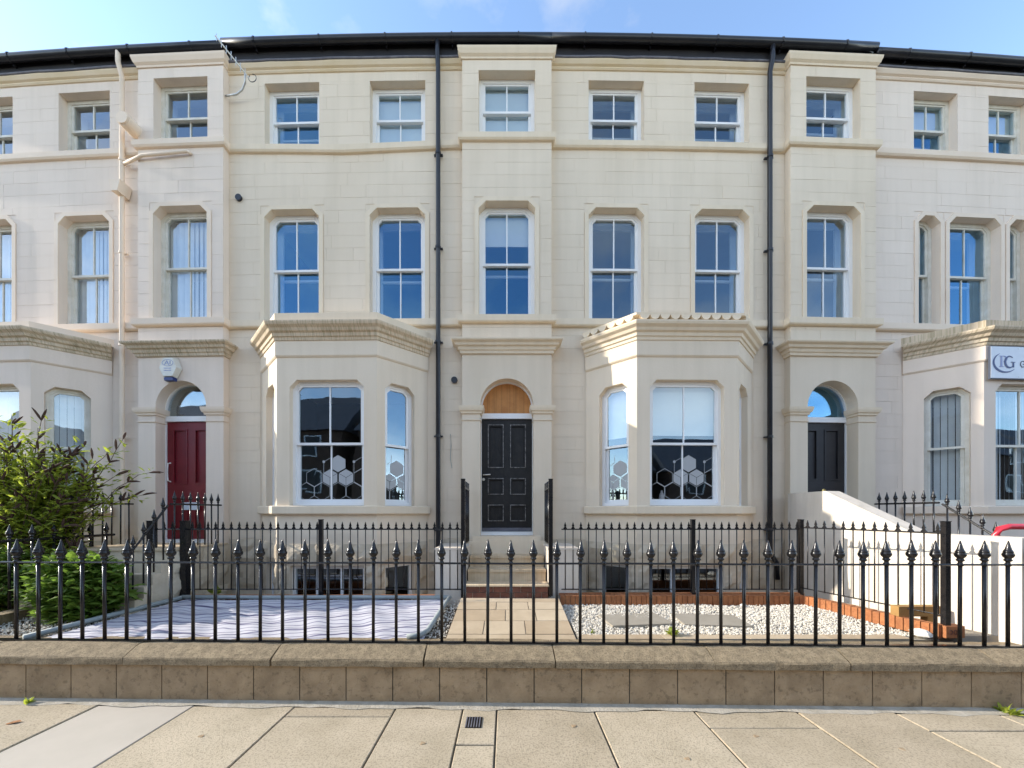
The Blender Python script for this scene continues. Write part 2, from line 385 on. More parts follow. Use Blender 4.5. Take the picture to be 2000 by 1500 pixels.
# ------------------------------------------------------------------ slim garden railings
def arrow_me():
    mb = MB()
    h = [(-.005, 0), (-.007, .012), (-.027, .004), (-.030, .012), (-.014, .036), (-.012, .045), (-.019, .052), (-.008, .088), (0, .118)]
    poly = h+[(-a, z) for a, z in h[-2::-1]]
    mb.prism(poly, -.006, .006); mb.box(-.009, .009, -.009, .009, -.004, .004)
    return shared(mb, 'black_paint', 'finial')
arr = arrow_me()
def railing(name, pts, spacing, zb, zr, label, group=None, posts=(), rad=.0075, fin=arr, post_h=1.86, skip=None, zfun=None, base=None, big=False, ends=True, post_w=.028):
    # pts: straight line from a to b in plan
    a, b = Vector(pts[0]), Vector(pts[1]); L = (b-a).length; d = (b-a)/L; ang = math.atan2(d.y, d.x)
    mid = (a+b)/2; o = thing(name, (mid.x, mid.y, zb), label, 'railing', group)
    n = int(round(L/spacing)); zf = zfun or (lambda t: (zb, zr))
    cache = {}
    for i in range(n):
        t = (i+.5)/n; p = a+d*(L*t); z0, z1 = zf(t)
        key = round(z1-z0, 2)
        if key not in cache: cache[key] = shared(MB().lathe([(rad, 0), (rad, z1-z0+.004)], (0, 0, 0), 8), 'black_paint', 'picket', True)
        k = inst('picket', cache[key], o, (p.x, p.y, z0), tilt=.004); inst('finial', fin, k, (p.x, p.y, z1+(.012 if big else 0)), ang)
    ts = [0, 1] if not zfun else [0, .25, .5, .75, 1]
    obj('top_rail', MB().tube([(*(a+d*(L*t)), zf(t)[1]) for t in ts], rad*1.35, 8), 'black_paint', o)
    if not big: obj('bottom_rail', MB().tube([(*(a+d*(L*t)), zf(t)[0]+.012) for t in (0, 1)], rad*1.2, 8), 'black_paint', o)
    for t, h0, h1 in posts:
        p = a+d*(L*t); mb = MB().box(p.x-post_w, p.x+post_w, p.y-post_w, p.y+post_w, h0, h1); mb.box(p.x-post_w-.004, p.x+post_w+.004, p.y-post_w-.004, p.y+post_w+.004, h1, h1+.008)
        obj('post', mb, 'black_paint', o)
    return o
YB = 5.75
railing('garden_railing', ((-5.46, YB), (-4.95, YB)), .12, .78, 1.714, 'short slim black railing section between two square posts below the red door', 'slim arrow railings', [(0, .62, 1.84), (1, .62, 1.84)], post_w=.045)
railing('garden_railing', ((-4.9, YB), (-2.86, YB)), .119, .78, 1.714, 'slim black arrow railing beside the blue-white sheet, section nearest the red door', 'slim arrow railings', [(1, .62, 1.86)])
railing('garden_railing', ((-2.82, YB), (-.70, YB)), .119, .78, 1.714, 'slim black arrow railing behind the blue-white sheet, section ending at the centre steps', 'slim arrow railings')
railing('garden_railing', ((.84, YB), (2.86, YB)), .119, .78, 1.714, 'slim black arrow railing behind the white gravel, section starting at the centre steps', 'slim arrow railings', [(1, .70, 1.86)])
railing('garden_railing', ((2.90, YB), (4.52, YB)), .119, .78, 1.714, 'slim black arrow railing behind the white gravel, section ending at the corner post', 'slim arrow railings', [(1, .70, 1.86)])
railing('garden_railing', ((4.55, YB-.02), (4.93, 4.2)), .119, .80, 1.74, 'slim black arrow railing running along the brick edging beside the white ramp wall', 'slim arrow railings', [(1, .6, 1.87)], post_w=.028)
# tall dark railing panels on both sides of the centre steps
for sx, lab in ((-1, 'on the drainpipe side'), (1, 'on the tiled bay side')):
    railing('step_railing', ((sx*.67, 5.72), (sx*.67, 6.62)), .075, 1.46, 2.36, 'black railing panel with square post flanking the centre steps '+lab, 'railings flanking the centre steps', [(0, .66 if sx < 0 else .70, 2.48)], rad=.009, post_w=.03)
# heavier railings on the neighbours' steps
BF = [(a*.62, z*.75) for a, z in FIN]
bfin = shared(MB().lathe(BF, (0, 0, 0), 10), 'black_paint', 'finial', True)
railing('stair_railing', ((-5.06, 6.62), (-5.06, 5.62)), .14, 1.43, 2.10, 'black spear railing on the landing in front of the red door', 'stair railings', rad=.011, fin=bfin, big=True)
railing('stair_railing', ((-5.06, 5.58), (-5.06, 4.98)), .14, .8, 1.5, 'sloping black spear railing descending from the red door landing', 'stair railings', rad=.011, fin=bfin, big=True, zfun=lambda t: (1.35-.62*t, 2.08-.70*t))
railing('stair_railing', ((-6.6, 6.6), (-6.6, 5.6)), .15, 1.43, 2.12, 'black spear railing between the cream drainpipe and the bush', 'stair railings', rad=.011, fin=bfin, big=True)
railing('stair_railing', ((6.5, 6.6), (6.5, 5.62)), .14, 1.5, 2.12, 'black spear railing level beside the black door with brass knob', 'stair railings', rad=.011, fin=bfin, big=True)
railing('stair_railing', ((6.5, 5.58), (6.5, 4.9)), .14, .8, 1.5, 'sloping black spear railing beyond the white ramp wall', 'stair railings', rad=.011, fin=bfin, big=True, zfun=lambda t: (1.35-.6*t, 2.10-.50*t))
railing('side_railing', ((-6.5, 4.28), (-6.62, 6.3)), .25, .70, 1.60, 'black spear railing standing on the timber sleeper in front of the bush', rad=.016, fin=shared(MB().lathe([(a*.8, z*.8) for a, z in FIN], (0, 0, 0), 10), 'black_paint', 'finial', True), big=True)

# ------------------------------------------------------------------ terrace houses
def chpoly(u0, u1, z0, z1, c):
    return [(u0, z0), (u1, z0), (u1, z1-c), (u1-c, z1), (u0+c, z1), (u0, z1-c)]
def window(parent, T, u0, u1, z0, z1, d, ch=0, frame='white_paint', gl='glass', blind=None, bars=1, fw=.066, film=None, lining=True, mid=.5):
    c = max(ch, .002)
    P0 = chpoly(u0-.004, u1+.004, z0, z1+.004, c); P1 = chpoly(u0+fw, u1-fw, z0+fw*.9, z1-fw, c*.8)
    w = obj('window', MB(T).ring(P0, P1, d, d+.11), frame, parent)
    a, b, e, f = u0+fw, u1-fw, z0+fw*.9, z1-fw; zm = e+(f-e)*mid; st = .045
    def sash(za, zb, v0, v1, cc, br):
        A = chpoly(a-.004, b+.004, za, zb, max(cc*.8, .001)); B = chpoly(a+st, b-st, za+br, zb-st*(.9 if cc else .75), max(cc*.55, .001))
        mb = MB(T).ring(A, B, v0, v1)
        if bars: mb.box((a+b)/2-.011, (a+b)/2+.011, v0+.006, v1-.006, za+br-.005, zb-st*.7)
        obj('sash', mb, frame, w)
        vm = (v0+v1)/2; cuts = [a+st-.01, (a+b)/2, b-st+.01] if bars else [a+st-.01, b-st+.01]
        for p, q in zip(cuts, cuts[1:]):
            ti = [R.uniform(-.0018, .0018) for _ in range(4)]
            obj('pane', MB(T).add([(p, vm+ti[0], za+br-.01), (q, vm+ti[1], za+br-.01), (q, vm+ti[2], zb-st*.6), (p, vm+ti[3], zb-st*.6)], [(0, 1, 2, 3)]), gl, w, fix=False)
    sash(zm-.02, f+.004, d+.015, d+.055, c if ch else 0, .04)
    sash(e-.004, zm+.02, d+.06, d+.10, 0, .065)
    if lining:
        mb = MB(T)
        for p in ((u0-.02, u0+.015), (u1-.015, u1+.02)): mb.box(p[0], p[1], d+.112, d+.34, z0-.02, z1+.02)
        mb.box(u0+.015, u1-.015, d+.112, d+.34, z1-.015, z1+.02); mb.box(u0+.015, u1-.015, d+.112, d+.36, z0-.03, z0+.01)
        obj('reveal_lining', mb, 'lining', w)
        if gl != 'glass_old' and not (blind and blind[1] > .5):
            A = [(u0+.012, z0+.012), (u1-.012, z0+.012), (u1-.012, z1-.017), (u0+.012, z1-.017)]; B = [(u0+.10, z0+.07), (u1-.10, z0+.07), (u1-.10, z1-.10), (u0+.10, z1-.10)]
            mb = MB(T).ring(A, B, d+.26, d+.30); zz = zm-R.uniform(.03, .09); mb.box(u0+.09, u1-.09, d+.262, d+.298, zz-.02, zz+.02); obj('secondary_glazing', mb, 'lining', w)
    if blind:
        kind, fr_ = blind
        if kind == 'roller':
            zb = z1-(z1-z0)*fr_; mb = MB(T).box(u0+.03, u1-.03, d+.125, d+.129, zb, z1-.05); mb.box(u0+.03, u1-.03, d+.118, d+.136, zb-.012, zb+.012); mb.tube([(u0+.03, d+.17, z1-.06), (u1-.03, d+.17, z1-.06)], .022, 8)
            obj('roller_blind', mb, 'blind', w)
        else:
            mb = MB(T); k = int((u1-u0-.1)/.083); ex = (u1-u0-.1)/k
            for i in range(k):
                x0 = u0+.05+i*ex; t = R.uniform(-.022, .022)+.01; g = R.uniform(.002, .006)
                mb.add([(x0+g, d+.16-t, z0+.05), (x0+ex-g, d+.16+t, z0+.05), (x0+ex-g, d+.16+t, z1-.06), (x0+g, d+.16-t, z1-.06)], [(0, 1, 2, 3)])
            mb.box(u0+.04, u1-.04, d+.14, d+.18, z1-.065, z1-.03)
            obj('vertical_blind', mb, 'slat', w, fix=False, kind='stuff')
    if film:
        mb = MB(T); A = .15; lo, hi = a+st+.004, b-st-.004; zlo, zhi = e+.07, zm-.02; v = d+.0765
        def hexpts(cu, cz, r=A): return [(cu+r*math.sin(pi/3*k), cz+r*math.cos(pi/3*k)) for k in range(6)]
        def clip(poly):
            for ax, lim, sg in ((0, lo, 1), (0, hi, -1), (1, zlo, 1), (1, zhi, -1)):
                out = []
                for p, q in zip(poly, poly[1:]+poly[:1]):
                    ip, iq = (p[ax]-lim)*sg >= 0, (q[ax]-lim)*sg >= 0
                    if ip: out.append(p)
                    if ip != iq:
                        t = (lim-p[ax])/(q[ax]-p[ax]); out.append((p[0]+t*(q[0]-p[0]), p[1]+t*(q[1]-p[1])))
                poly = out
                if len(poly) < 3: return None
            return poly
        def put(poly):
            poly = clip(poly)
            if poly: mb.add([(x, v, z) for x, z in poly], [tuple(range(len(poly)))])
        def line(p, q, wd=.0034):
            dx, dz = q[0]-p[0], q[1]-p[1]; L = math.hypot(dx, dz) or 1; nx, nz_ = -dz/L*wd, dx/L*wd
            put([(p[0]+nx, p[1]+nz_), (q[0]+nx, q[1]+nz_), (q[0]-nx, q[1]-nz_), (p[0]-nx, p[1]-nz_)])
        SP = A*math.sqrt(3)+.012; cu0, cz0 = film
        for (i, j) in ((0, 0), (-.5, -1), (.5, -1)):
            cu, cz = cu0+i*SP, cz0+j*SP*.866; h = hexpts(cu, cz, A*.97)
            if j == 0: put(h)
            else:                                        # cube look: three rhombs with gaps
                for k in (0, 2, 4):
                    q = [(cu, cz), h[(k-1) % 6], h[k], h[(k+1) % 6]]; mx_, mz_ = sum(p[0] for p in q)/4, sum(p[1] for p in q)/4
                    put([(mx_+(p[0]-mx_)*.95, mz_+(p[1]-mz_)*.95) for p in q])
        for (i, j) in ((-1.5, -1), (1.5, -1), (-1, -2), (0, -2), (1, -2), (-2, -2), (2, -2), (1.5, 1-1.98)):
            h = hexpts(cu0+i*SP, cz0+j*SP*.866, A*1.02)
            for p, q in zip(h, h[1:]+h[:1]): line(p, q)
        for du, dz in ((-.9*SP, .12*SP), (1.0*SP, .12*SP)):
            put([(cu0+du+.024*math.cos(k*pi/4), cz0+dz+.024*math.sin(k*pi/4)) for k in range(8)])
            line((cu0+du, cz0+dz), (cu0+du, cz0+dz-.2)); line((cu0+du, cz0+dz), (cu0+du+.14, cz0+dz+.08)); line((cu0+du+.14, cz0+dz+.08), (cu0+du+.14, cz0+dz+.2))
        obj('frosted_film', mb, 'film', w, fix=False, kind='stuff')
    return w
def rock(parent, T, u0, u1, z0, z1, out=.0, m='rock_cream', amp=.045):
    n, k = max(2, min(6, int((u1-u0)/.1))), max(2, min(4, int((z1-z0)/.09))); vs, fs = [], []
    for j in range(k+1):
        for i in range(n+1):
            ed = i in (0, n) or j in (0, k)
            vs.append((u0+(u1-u0)*i/n+(0 if ed else R.uniform(-.015, .015)), -out-(.006 if ed else R.uniform(.012, amp+.012)), z0+(z1-z0)*j/k+(0 if ed else R.uniform(-.015, .015))))
    for j in range(k):
        for i in range(n): q = j*(n+1)+i; fs.append((q, q+1, q+n+2, q+n+1))
    o = len(vs); vs += [(u0, -out+.02, z0), (u1, -out+.02, z0), (u1, -out+.02, z1), (u0, -out+.02, z1)]
    c = [0, n, (k+1)*(n+1)-1, k*(n+1)]
    for q in range(4): fs.append((c[q], c[(q+1) % 4], o+(q+1) % 4, o+q))
    obj('rock_faced_stone', MB(T).add(vs, fs), m, parent)
def subtract(rects, holes):
    for h in holes:
        out = []
        for (a, b, c, d) in rects:
            if h[1] <= a or h[0] >= b or h[3] <= c or h[2] >= d: out.append((a, b, c, d)); continue
            if c < h[2]: out.append((a, b, c, h[2]))
            if d > h[3]: out.append((a, b, h[3], d))
            zc, zd = max(c, h[2]), min(d, h[3])
            if a < h[0]: out.append((a, h[0], zc, zd))
            if b > h[1]: out.append((h[1], b, zc, zd))
        rects = out
    return [r for r in rects if r[1]-r[0] > .012 and r[3]-r[2] > .012]
def stones(parent, u0, u1, z0, z1, holes, v, m, ch=.232):
    nrow = int(round((z1-z0)/ch)); hh = (z1-z0)/nrow
    for j in range(nrow):
        u = u0; first = True
        while u < u1-.02:
            L = R.uniform(.45, 1.15)*(.6 if first and j % 2 else 1); first = False
            e = min(u+L, u1)
            if u1-e < .25: e = u1
            g = .0013; rs = subtract([(u+g, e-g, z0+j*hh+g, z0+(j+1)*hh-g)], holes); u = e
            if not rs: continue
            groups = []
            for r_ in rs:
                tch = [g_ for g_ in groups if any(r_[0] <= q[1]+1e-6 and q[0] <= r_[1]+1e-6 and r_[2] <= q[3]+1e-6 and q[2] <= r_[3]+1e-6 for q in g_)]
                groups = [g_ for g_ in groups if g_ not in tch]+[sum(tch, [])+[r_]]
            t1, t2 = R.uniform(-.0012, .0012), R.uniform(-.0012, .0012); pr = .0017+R.uniform(0, .0012)
            for g_ in groups:
              mb = MB(TW)
              for (a, b, c, d) in g_:
                mb.add([(a, v-pr+t1, c), (b, v-pr-t1, c), (b, v-pr-t1+t2, d), (a, v-pr+t1+t2, d), (a, v+.003, c), (b, v+.003, c), (b, v+.003, d), (a, v+.003, d)],
                       [(0, 1, 2, 3), (0, 4, 5, 1), (1, 5, 6, 2), (2, 6, 7, 3), (3, 7, 4, 0)])
              obj('ashlar_stone', mb, m, parent)
ZT0, ZT1, ZM0, ZM1 = 8.72, 9.865, 5.484, 7.535
PH = .80                                                # half width of a door pier
PV = -.14                                               # pier front
def arc(cu, cz, r, a0, a1, n=18): return [(cu+r*math.cos(a0+(a1-a0)*i/n), cz+r*math.sin(a0+(a1-a0)*i/n)) for i in range(n+1)]
def downpipe(parent, u, v, z0, z1, m, r=.042, kick=True):
    pts = [(u, v-.07, z1+.12), (u, v-.07, z1-.12), (u, v, z1-.32), (u, v, z0+.55)]
    pts += [(u+.02, v, z0+.45), (u+.13, v, z0+.3), (u+.14, v, z0)] if kick else [(u, v, z0)]
    dp = obj('downpipe', MB(TW).tube(pts, r, 12), m, parent, smooth=True)
    z = z0+.9
    while z < z1-.3:
        obj('pipe_bracket', MB(TW).tube([(u, v, z-.02), (u, v, z+.02)], r*1.25, 12).box(u-r*1.9, u+r*1.9, v+.02, v+.06, z-.012, z+.012), m, dp); z += 1.7
    return dp
def door(parent, cu, z0, z1, hw, v, m, rows, fan, rise, mould=None):
    fm = MB(TW); zt = z1+.10
    A = [(cu+hw+.05, z0-.06), (cu+hw+.05, rise[0])]+arc(cu, rise[0], hw+.05, 0, pi)[1:-1]+[(cu-hw-.05, rise[0]), (cu-hw-.05, z0-.06)]
    B = [(cu+hw, z0), (cu+hw, rise[0])]+arc(cu, rise[0], hw-.012, 0, pi)[1:-1]+[(cu-hw, rise[0]), (cu-hw, z0)]
    fm.ring(A, B, v, v+.09); fm.box(cu-hw, cu+hw, v-.01, v+.085, z1+.004, zt)
    f = obj('door_frame', fm, 'white_paint', parent)
    pan = MB(TW).prism([(cu+hw-.005, zt-.004)]+arc(cu, rise[0], hw-.006, 0, pi)+[(cu-hw+.005, zt-.004)], v+.04, v+.05)
    obj('fanlight', pan, fan, f)
    us = [cu-hw+.004, cu+hw-.004]; zs = [z0+.004, z1]; hs = []; wd = 2*hw
    for (fa, fb, ga, gb) in rows:
        for s in (0, 1):
            ua, ub = (cu-hw+wd*fa, cu-hw+wd*fb) if not s else (cu+hw-wd*fb, cu+hw-wd*fa)
            za, zb = z1-(z1-z0)*gb, z1-(z1-z0)*ga; us += [ua, ub]; zs += [za, zb]; hs.append((ua, ub, za, zb))
    ins = lambda u, z: any(a < u < b and c < z < d for a, b, c, d in hs)
    dl = obj('door', MB(TW).grid(us, zs, ins, v+.03, v+.075), m, parent)
    for a, b, c, d in hs:
        q = .028; mb = MB(TW).ring([(a, c), (b, c), (b, d), (a, d)], [(a+q, c+q), (b-q, c+q), (b-q, d-q), (a+q, d-q)], v+.020, v+.045)
        mb.add([(a+q, v+.052, c+q), (b-q, v+.052, c+q), (b-q, v+.052, d-q), (a+q, v+.052, d-q)], [(0, 1, 2, 3)])
        obj('door_panel', mb, m, dl, fix=False)
        if mould: obj('panel_moulding', MB(TW).ring([(a-.006, c-.006), (b+.006, c-.006), (b+.006, d+.006), (a-.006, d+.006)], [(a+.008, c+.008), (b-.008, c+.008), (b-.008, d-.008), (a+.008, d-.008)], v+.016, v+.028), mould, dl)
    obj('threshold', MB(TW).box(cu-hw-.06, cu+hw+.06, v-.05, v+.1, z0-.062, z0-.001), 'white_paint', parent)
    return dl
def house(label, uL, uR, bay, pier, c, trim, dirty, opts):
    h = thing('terraced_house', bend((uL+uR)/2, Y0+2, -.1), label, 'house', 'terraced houses in the row')
    pl, pr = (pier-PH, pier+PH) if pier is not None else (uR, uR)
    wf, gl = opts.get('frame', 'white_paint'), opts.get('gl', 'glass')
    tops, mids = opts['tops'], opts['mids']
    # main wall
    holes = [(a, b, ZT0, ZT1) for a, b in tops]+[(a, b, ZM0, ZM1) for a, b in mids]
    big = [(bay-1.30, bay+1.30, .25, 4.62)]
    us = [uL, pl]+[x for q in holes+big for x in q[:2]]+[uL+i*.8 for i in range(1, int((pl-uL)/.8)+1)]
    us = [x for x in us if uL <= x <= pl]
    zs = [-.2, 10.06]+[x for q in holes+big for x in q[2:]]+[8.4, 8.62, 9.0]
    inh = lambda u, z: any(a < u < b and e < z < f for a, b, e, f in holes+big)
    obj('wall', MB(TW).grid(us, zs, inh, .004, .30), c, h)
    for a, b in mids:
        for s, x in ((1, a), (-1, b)): obj('lintel_corner', MB(TW).prism([(x, ZM1), (x+s*.13, ZM1), (x, ZM1-.13)], .005, .28), c, h)
    for a, b in mids: obj('window_surround', MB(TW).ring(chpoly(a-.075, b+.075, ZM0+.001, ZM1+.075, .17), chpoly(a, b, ZM0, ZM1, .13), -.016, .0045), trim, h)
    sh = [(a-.002, b+.002, ZT0, ZT1) for a, b in tops]+[(a-.08, b+.08, ZM0-.2, ZM1+.08) for a, b in mids]+[(bay-1.56, bay+1.56, 0, 5.30), (uL, pl, 8.59, 8.725), (uL, pl, 5.33, 5.49)]
    stones(h, uL, pl, 1.5, 10.05, sh, 0, c)
    for i in range(2):
        for u0, u1 in ((uL, bay-1.54), (bay+1.54, pl)):
            z = .55+i*.47; k = max(1, int((u1-u0)/.6))
            for q in range(k): rock(h, TW, u0+(u1-u0)*q/k+.006, u0+(u1-u0)*(q+1)/k-.006, z, z+.46)
    # bands, cornice
    path = [(uL, 0), (pl, 0)]
    B1 = [(0, 8.585), (.045, 8.595), (.065, 8.625), (.068, 8.715), (.055, 8.724), (0, 8.724)]
    B2 = [(0, 5.345), (.06, 5.355), (.075, 5.375), (.078, 5.478), (.06, 5.484), (0, 5.484)]
    for B in (B1, B2):
        if pier is not None: obj('sill_band', MB(TW).sweep([(uL, 0), (pl, 0), (pl, PV), (pr, PV), (pr, .1)], B), trim, h)
        else: obj('sill_band', MB(TW).sweep(path, B), trim, h)
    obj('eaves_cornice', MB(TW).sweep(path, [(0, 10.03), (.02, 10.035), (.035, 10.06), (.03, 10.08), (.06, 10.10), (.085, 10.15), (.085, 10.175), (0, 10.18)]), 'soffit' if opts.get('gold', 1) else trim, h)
    ld = MB(TW)
    ld.tube([(uL+(pl-uL)*i/16, -.085, 10.19+R.uniform(-.008, .008)) for i in range(17)], .022, 8)
    obj('lead_flashing', ld, 'lead', h)
    dz = opts.get('dz', 0)
    mb = MB(TW); k = 7
    for i in range(k): mb.box(uL+(uR-uL)*i/k, uL+(uR-uL)*(i+1)/k, -.07, .25, 10.182, 10.46+dz)
    obj('fascia', mb, 'fascia', h)
    gpts = [(uL+(uR-uL)*i/8, -.155, 10.435+dz) for i in range(9)]
    g = obj('gutter', MB(TW).tube(gpts, .068, 12), 'black_plastic', h, smooth=True)
    n = int((uR-uL)/1.0)
    for i in range(n):
        u = uL+(uR-uL)*(i+.5)/n
        obj('gutter_bracket', MB(TW).tube([(u-.012, -.155, 10.435+dz), (u+.012, -.155, 10.435+dz)], .078, 12).box(u-.008, u+.008, -.12, -.06, 10.33+dz, 10.39+dz), 'black_plastic', g)
    rf = MB(TW)
    for i in range(4):
        a, b = uL+(uR-uL)*i/4, uL+(uR-uL)*(i+1)/4
        rf.add([(x, v, z) for x in (a, b) for v, z in ((-.17, 10.47+dz), (4.4, 13.5), (9, 10.47+dz))], [(0, 1, 4, 3), (1, 2, 5, 4), (0, 3, 5, 2)])
    obj('roof', rf, 'slate', h)
    # windows in the main wall
    bl = opts.get('blinds', {})
    for i, (a, b) in enumerate(tops): window(h, TW, a, b, ZT0+.005, ZT1, .14, 0, wf, gl, bl.get(('t', i)))
    for i, (a, b) in enumerate(mids): window(h, TW, a, b, ZM0+.005, ZM1, .14, .12, wf, gl, bl.get(('m', i)))
    # rooms behind the glass
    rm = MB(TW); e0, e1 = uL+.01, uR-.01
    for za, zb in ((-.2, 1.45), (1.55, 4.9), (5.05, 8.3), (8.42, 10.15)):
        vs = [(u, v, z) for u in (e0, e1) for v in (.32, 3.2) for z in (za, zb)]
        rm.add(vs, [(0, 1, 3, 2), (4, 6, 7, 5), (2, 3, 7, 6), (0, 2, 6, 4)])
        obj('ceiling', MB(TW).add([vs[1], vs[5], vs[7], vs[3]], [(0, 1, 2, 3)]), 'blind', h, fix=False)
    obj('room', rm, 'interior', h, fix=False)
    # canted bay
    bp = [(bay-1.528, 0), (bay-.833, -.68), (bay+.833, -.68), (bay+1.528, 0)]
    bw = obj('bay', MB(TW).plan([(bay-1.4, .02), (bay-.8, -.5), (bay+.8, -.5), (bay+1.4, .02)], 1.44, 1.54), 'interior', h)
    for k in range(3):
        T, L = face_T(bp[k], bp[k+1])
        wu = (L/2-.62, L/2+.62) if k == 1 else ((L-.70, L-.146) if k == 0 else (.146, .70))
        hs = [(wu[0], wu[1], 2.085, 4.165), (wu[0], wu[1], .32, 1.09)]
        obj('bay_wall', MB(T).grid([0, L, wu[0], wu[1]], [-.2, 5.04, .32, 1.09, 2.085, 4.165], lambda u, z: any(a < u < b and e < z < f for a, b, e, f in hs), 0, .17), c, bw)
        for s, x in ((1, wu[0]), (-1, wu[1])): obj('lintel_corner', MB(T).prism([(x, 4.165), (x+s*.12, 4.165), (x, 4.045)], .001, .165), c, bw)
        fl = None
        if opts.get('film'): fl = ((wu[0]+wu[1])/2+(.11 if k == 1 else .03), 2.80 if k == 1 else 2.74)
        window(h, T, wu[0], wu[1], 2.09, 4.165, .10, .11, wf, 'glass' if gl == 'glass_blue' else gl, bl.get(('b', k)), 1 if k == 1 else 0, .05, fl, lining=False)
        bwn = obj('basement_window', MB(T).ring([(wu[0]-.003, .32), (wu[1]+.003, .32), (wu[1]+.003, 1.093), (wu[0]-.003, 1.093)], [(wu[0]+.05, .37), (wu[1]-.05, .37), (wu[1]-.05, 1.03), (wu[0]+.05, 1.03)], .09, .15), 'white_paint', h)
        if k == 1:
            for q in (1/3, 2/3): x = wu[0]+(wu[1]-wu[0])*q; obj('mullion', MB(T).box(x-.02, x+.02, .10, .14, .36, 1.04), 'white_paint', bwn)
        obj('pane', MB(T).add([(wu[0]+.04, .12, .36), (wu[1]-.04, .12, .36), (wu[1]-.04, .12, 1.04), (wu[0]+.04, .12, 1.04)], [(0, 1, 2, 3)]), 'glass_old', bwn, fix=False)
        # rock-faced base
        n = 3 if k == 1 else 1
        for q in range(n): rock(bw, T, L*q/n+.006, L*(q+1)/n-.006, 1.10, 1.45, 0, amp=.05)
        for a, b in ((.01, wu[0]-.01), (wu[1]+.01, L-.01)):
            for q in range(2): rock(bw, T, a, b, .34+q*.38, .34+(q+1)*.38-.008, 0)
    obj('bay_sill', MB(TW).sweep(bp, [(0, 1.935), (.07, 1.945), (.08, 1.96), (.08, 2.07), (.07, 2.082), (0, 2.084)]), trim, bw)
    obj('bay_frieze', MB(TW).sweep(bp, [(0, 4.53), (.012, 4.535), (.03, 4.56), (.03, 4.80), (0, 4.80)]), c, bw)
    obj('bay_cornice', MB(TW).sweep(bp, [(0, 4.795), (.045, 4.80), (.055, 4.845), (.075, 4.855), (.085, 4.905), (.12, 4.925), (.14, 4.965), (.185, 5.0), (.20, 5.035), (.20, 5.055), (0, 5.06)]), dirty, bw)
    up = opts.get('upstand', 5.25)
    q = .04
    obj('bay_roof', MB(TW).plan([(bay-1.528-q, .0), (bay-.833-q*.4, -.68-q), (bay+.833+q*.4, -.68-q), (bay+1.528+q, .0)], 5.056, up), opts.get('upm', trim), bw)
    if opts.get('tiles'):
        for k in range(3):
            T, L = face_T(bp[k], bp[k+1]); n = 10 if k == 1 else 6
            for i in range(n):
                u = L*(i+.5)/n; r = L/n*.5; n_ = 8
                half = [(u+r*.92*math.cos(pi+pi*j/n_), .0+up+.11-.02+r*.9*math.sin(pi+pi*j/n_)) for j in range(n_+1)]
                mb = MB(T).prism(half, -.13, .12)
                obj('roof_tile', mb, trim, bw)
        obj('tile_bed', MB(TW).sweep(bp, [(-.2, up+.075), (.13, up+.085), (.135, up+.12), (-.2, up+.16)]), trim, bw)
    # door pier
    if pier is not None:
        dw = .475; SP = 3.895; zd = opts.get('door_z', 1.62)
        hs = [(pier-.505, pier+.505, ZT0, ZT1+.01), (pier-.505, pier+.505, ZM0, ZM1), (pier-dw, pier+dw, zd-.07, SP+dw)]
        zs = [-.2, 10.10]+[x for q in hs for x in q[2:]]
        obj('pier', MB(TW).grid([pl, pr]+[x for q in hs for x in q[:2]], zs, lambda u, z: any(a < u < b and e < z < f for a, b, e, f in hs), PV+.004, .30), c, h)
        for s in (-1, 1):
            mb = MB(TW)
            a = arc(pier, SP, dw, 0, pi/2, 14) if s > 0 else arc(pier, SP, dw, pi, pi/2, 14)
            mb.prism([(pier+s*(dw+.001), SP)]+a[1:]+[(pier, SP+dw+.001), (pier+s*(dw+.001), SP+dw+.001)], PV+.005, .29)
            obj('arch_spandrel', mb, c, h); mb = MB(TW)
            mb.prism([(pier+s*.505, ZM1), (pier+s*(.505-.13), ZM1), (pier+s*.505, ZM1-.13)], PV+.006, .28)
            obj('lintel_corner', mb, c, h)
        obj('window_surround', MB(TW).ring(chpoly(pier-.58, pier+.58, ZM0+.001, ZM1+.075, .17), chpoly(pier-.505, pier+.505, ZM0, ZM1, .13), PV-.016, PV+.0045), trim, h)
        sh = [(pier-.507, pier+.507, ZT0, ZT1+.01), (pier-.585, pier+.585, ZM0-.1, ZM1+.08), (pl, pr, 8.585, 8.725), (pl, pr, 5.33, 5.49)]
        stones(h, pl+.001, pr-.001, 5.05, 10.05, sh, PV, c)
        door_path = [(pl, .1), (pl, PV), (pr, PV), (pr, .1)]
        obj('door_cornice', MB(TW).sweep(door_path, [(0, 4.80), (.03, 4.805), (.04, 4.85), (.06, 4.86), (.075, 4.91), (.11, 4.925), (.125, 4.965), (.17, 4.99), (.18, 5.01), (.18, 5.025), (0, 5.035)]), dirty if opts.get('dirtydoor') else trim, h)
        obj('pier_cap', MB(TW).sweep(door_path, [(-.2, 10.07), (.015, 10.07), (.02, 10.10), (.05, 10.13), (.075, 10.20), (.08, 10.235), (.06, 10.255), (-.2, 10.27)]), trim, h)
        for s in (-1, 1):
            p = [(pl, .1), (pl, PV), (pier-dw, PV), (pier-dw, .10)] if s < 0 else [(pier+dw, .10), (pier+dw, PV), (pr, PV), (pr, .1)]
            mb = MB(TW).sweep(p, [(0, 3.735), (.02, 3.74), (.025, 3.775), (.045, 3.785), (.06, 3.83), (.065, 3.875), (0, 3.885)])
            mb.sweep(p, [(0, 3.615), (.012, 3.618), (.012, 3.632), (0, 3.635)])
            obj('pilaster_cap', mb, trim, h)
        window(h, TW, pier-.505, pier+.505, ZT0+.005, ZT1+.01, PV+.15, 0, wf, gl, bl.get(('t', 9)))
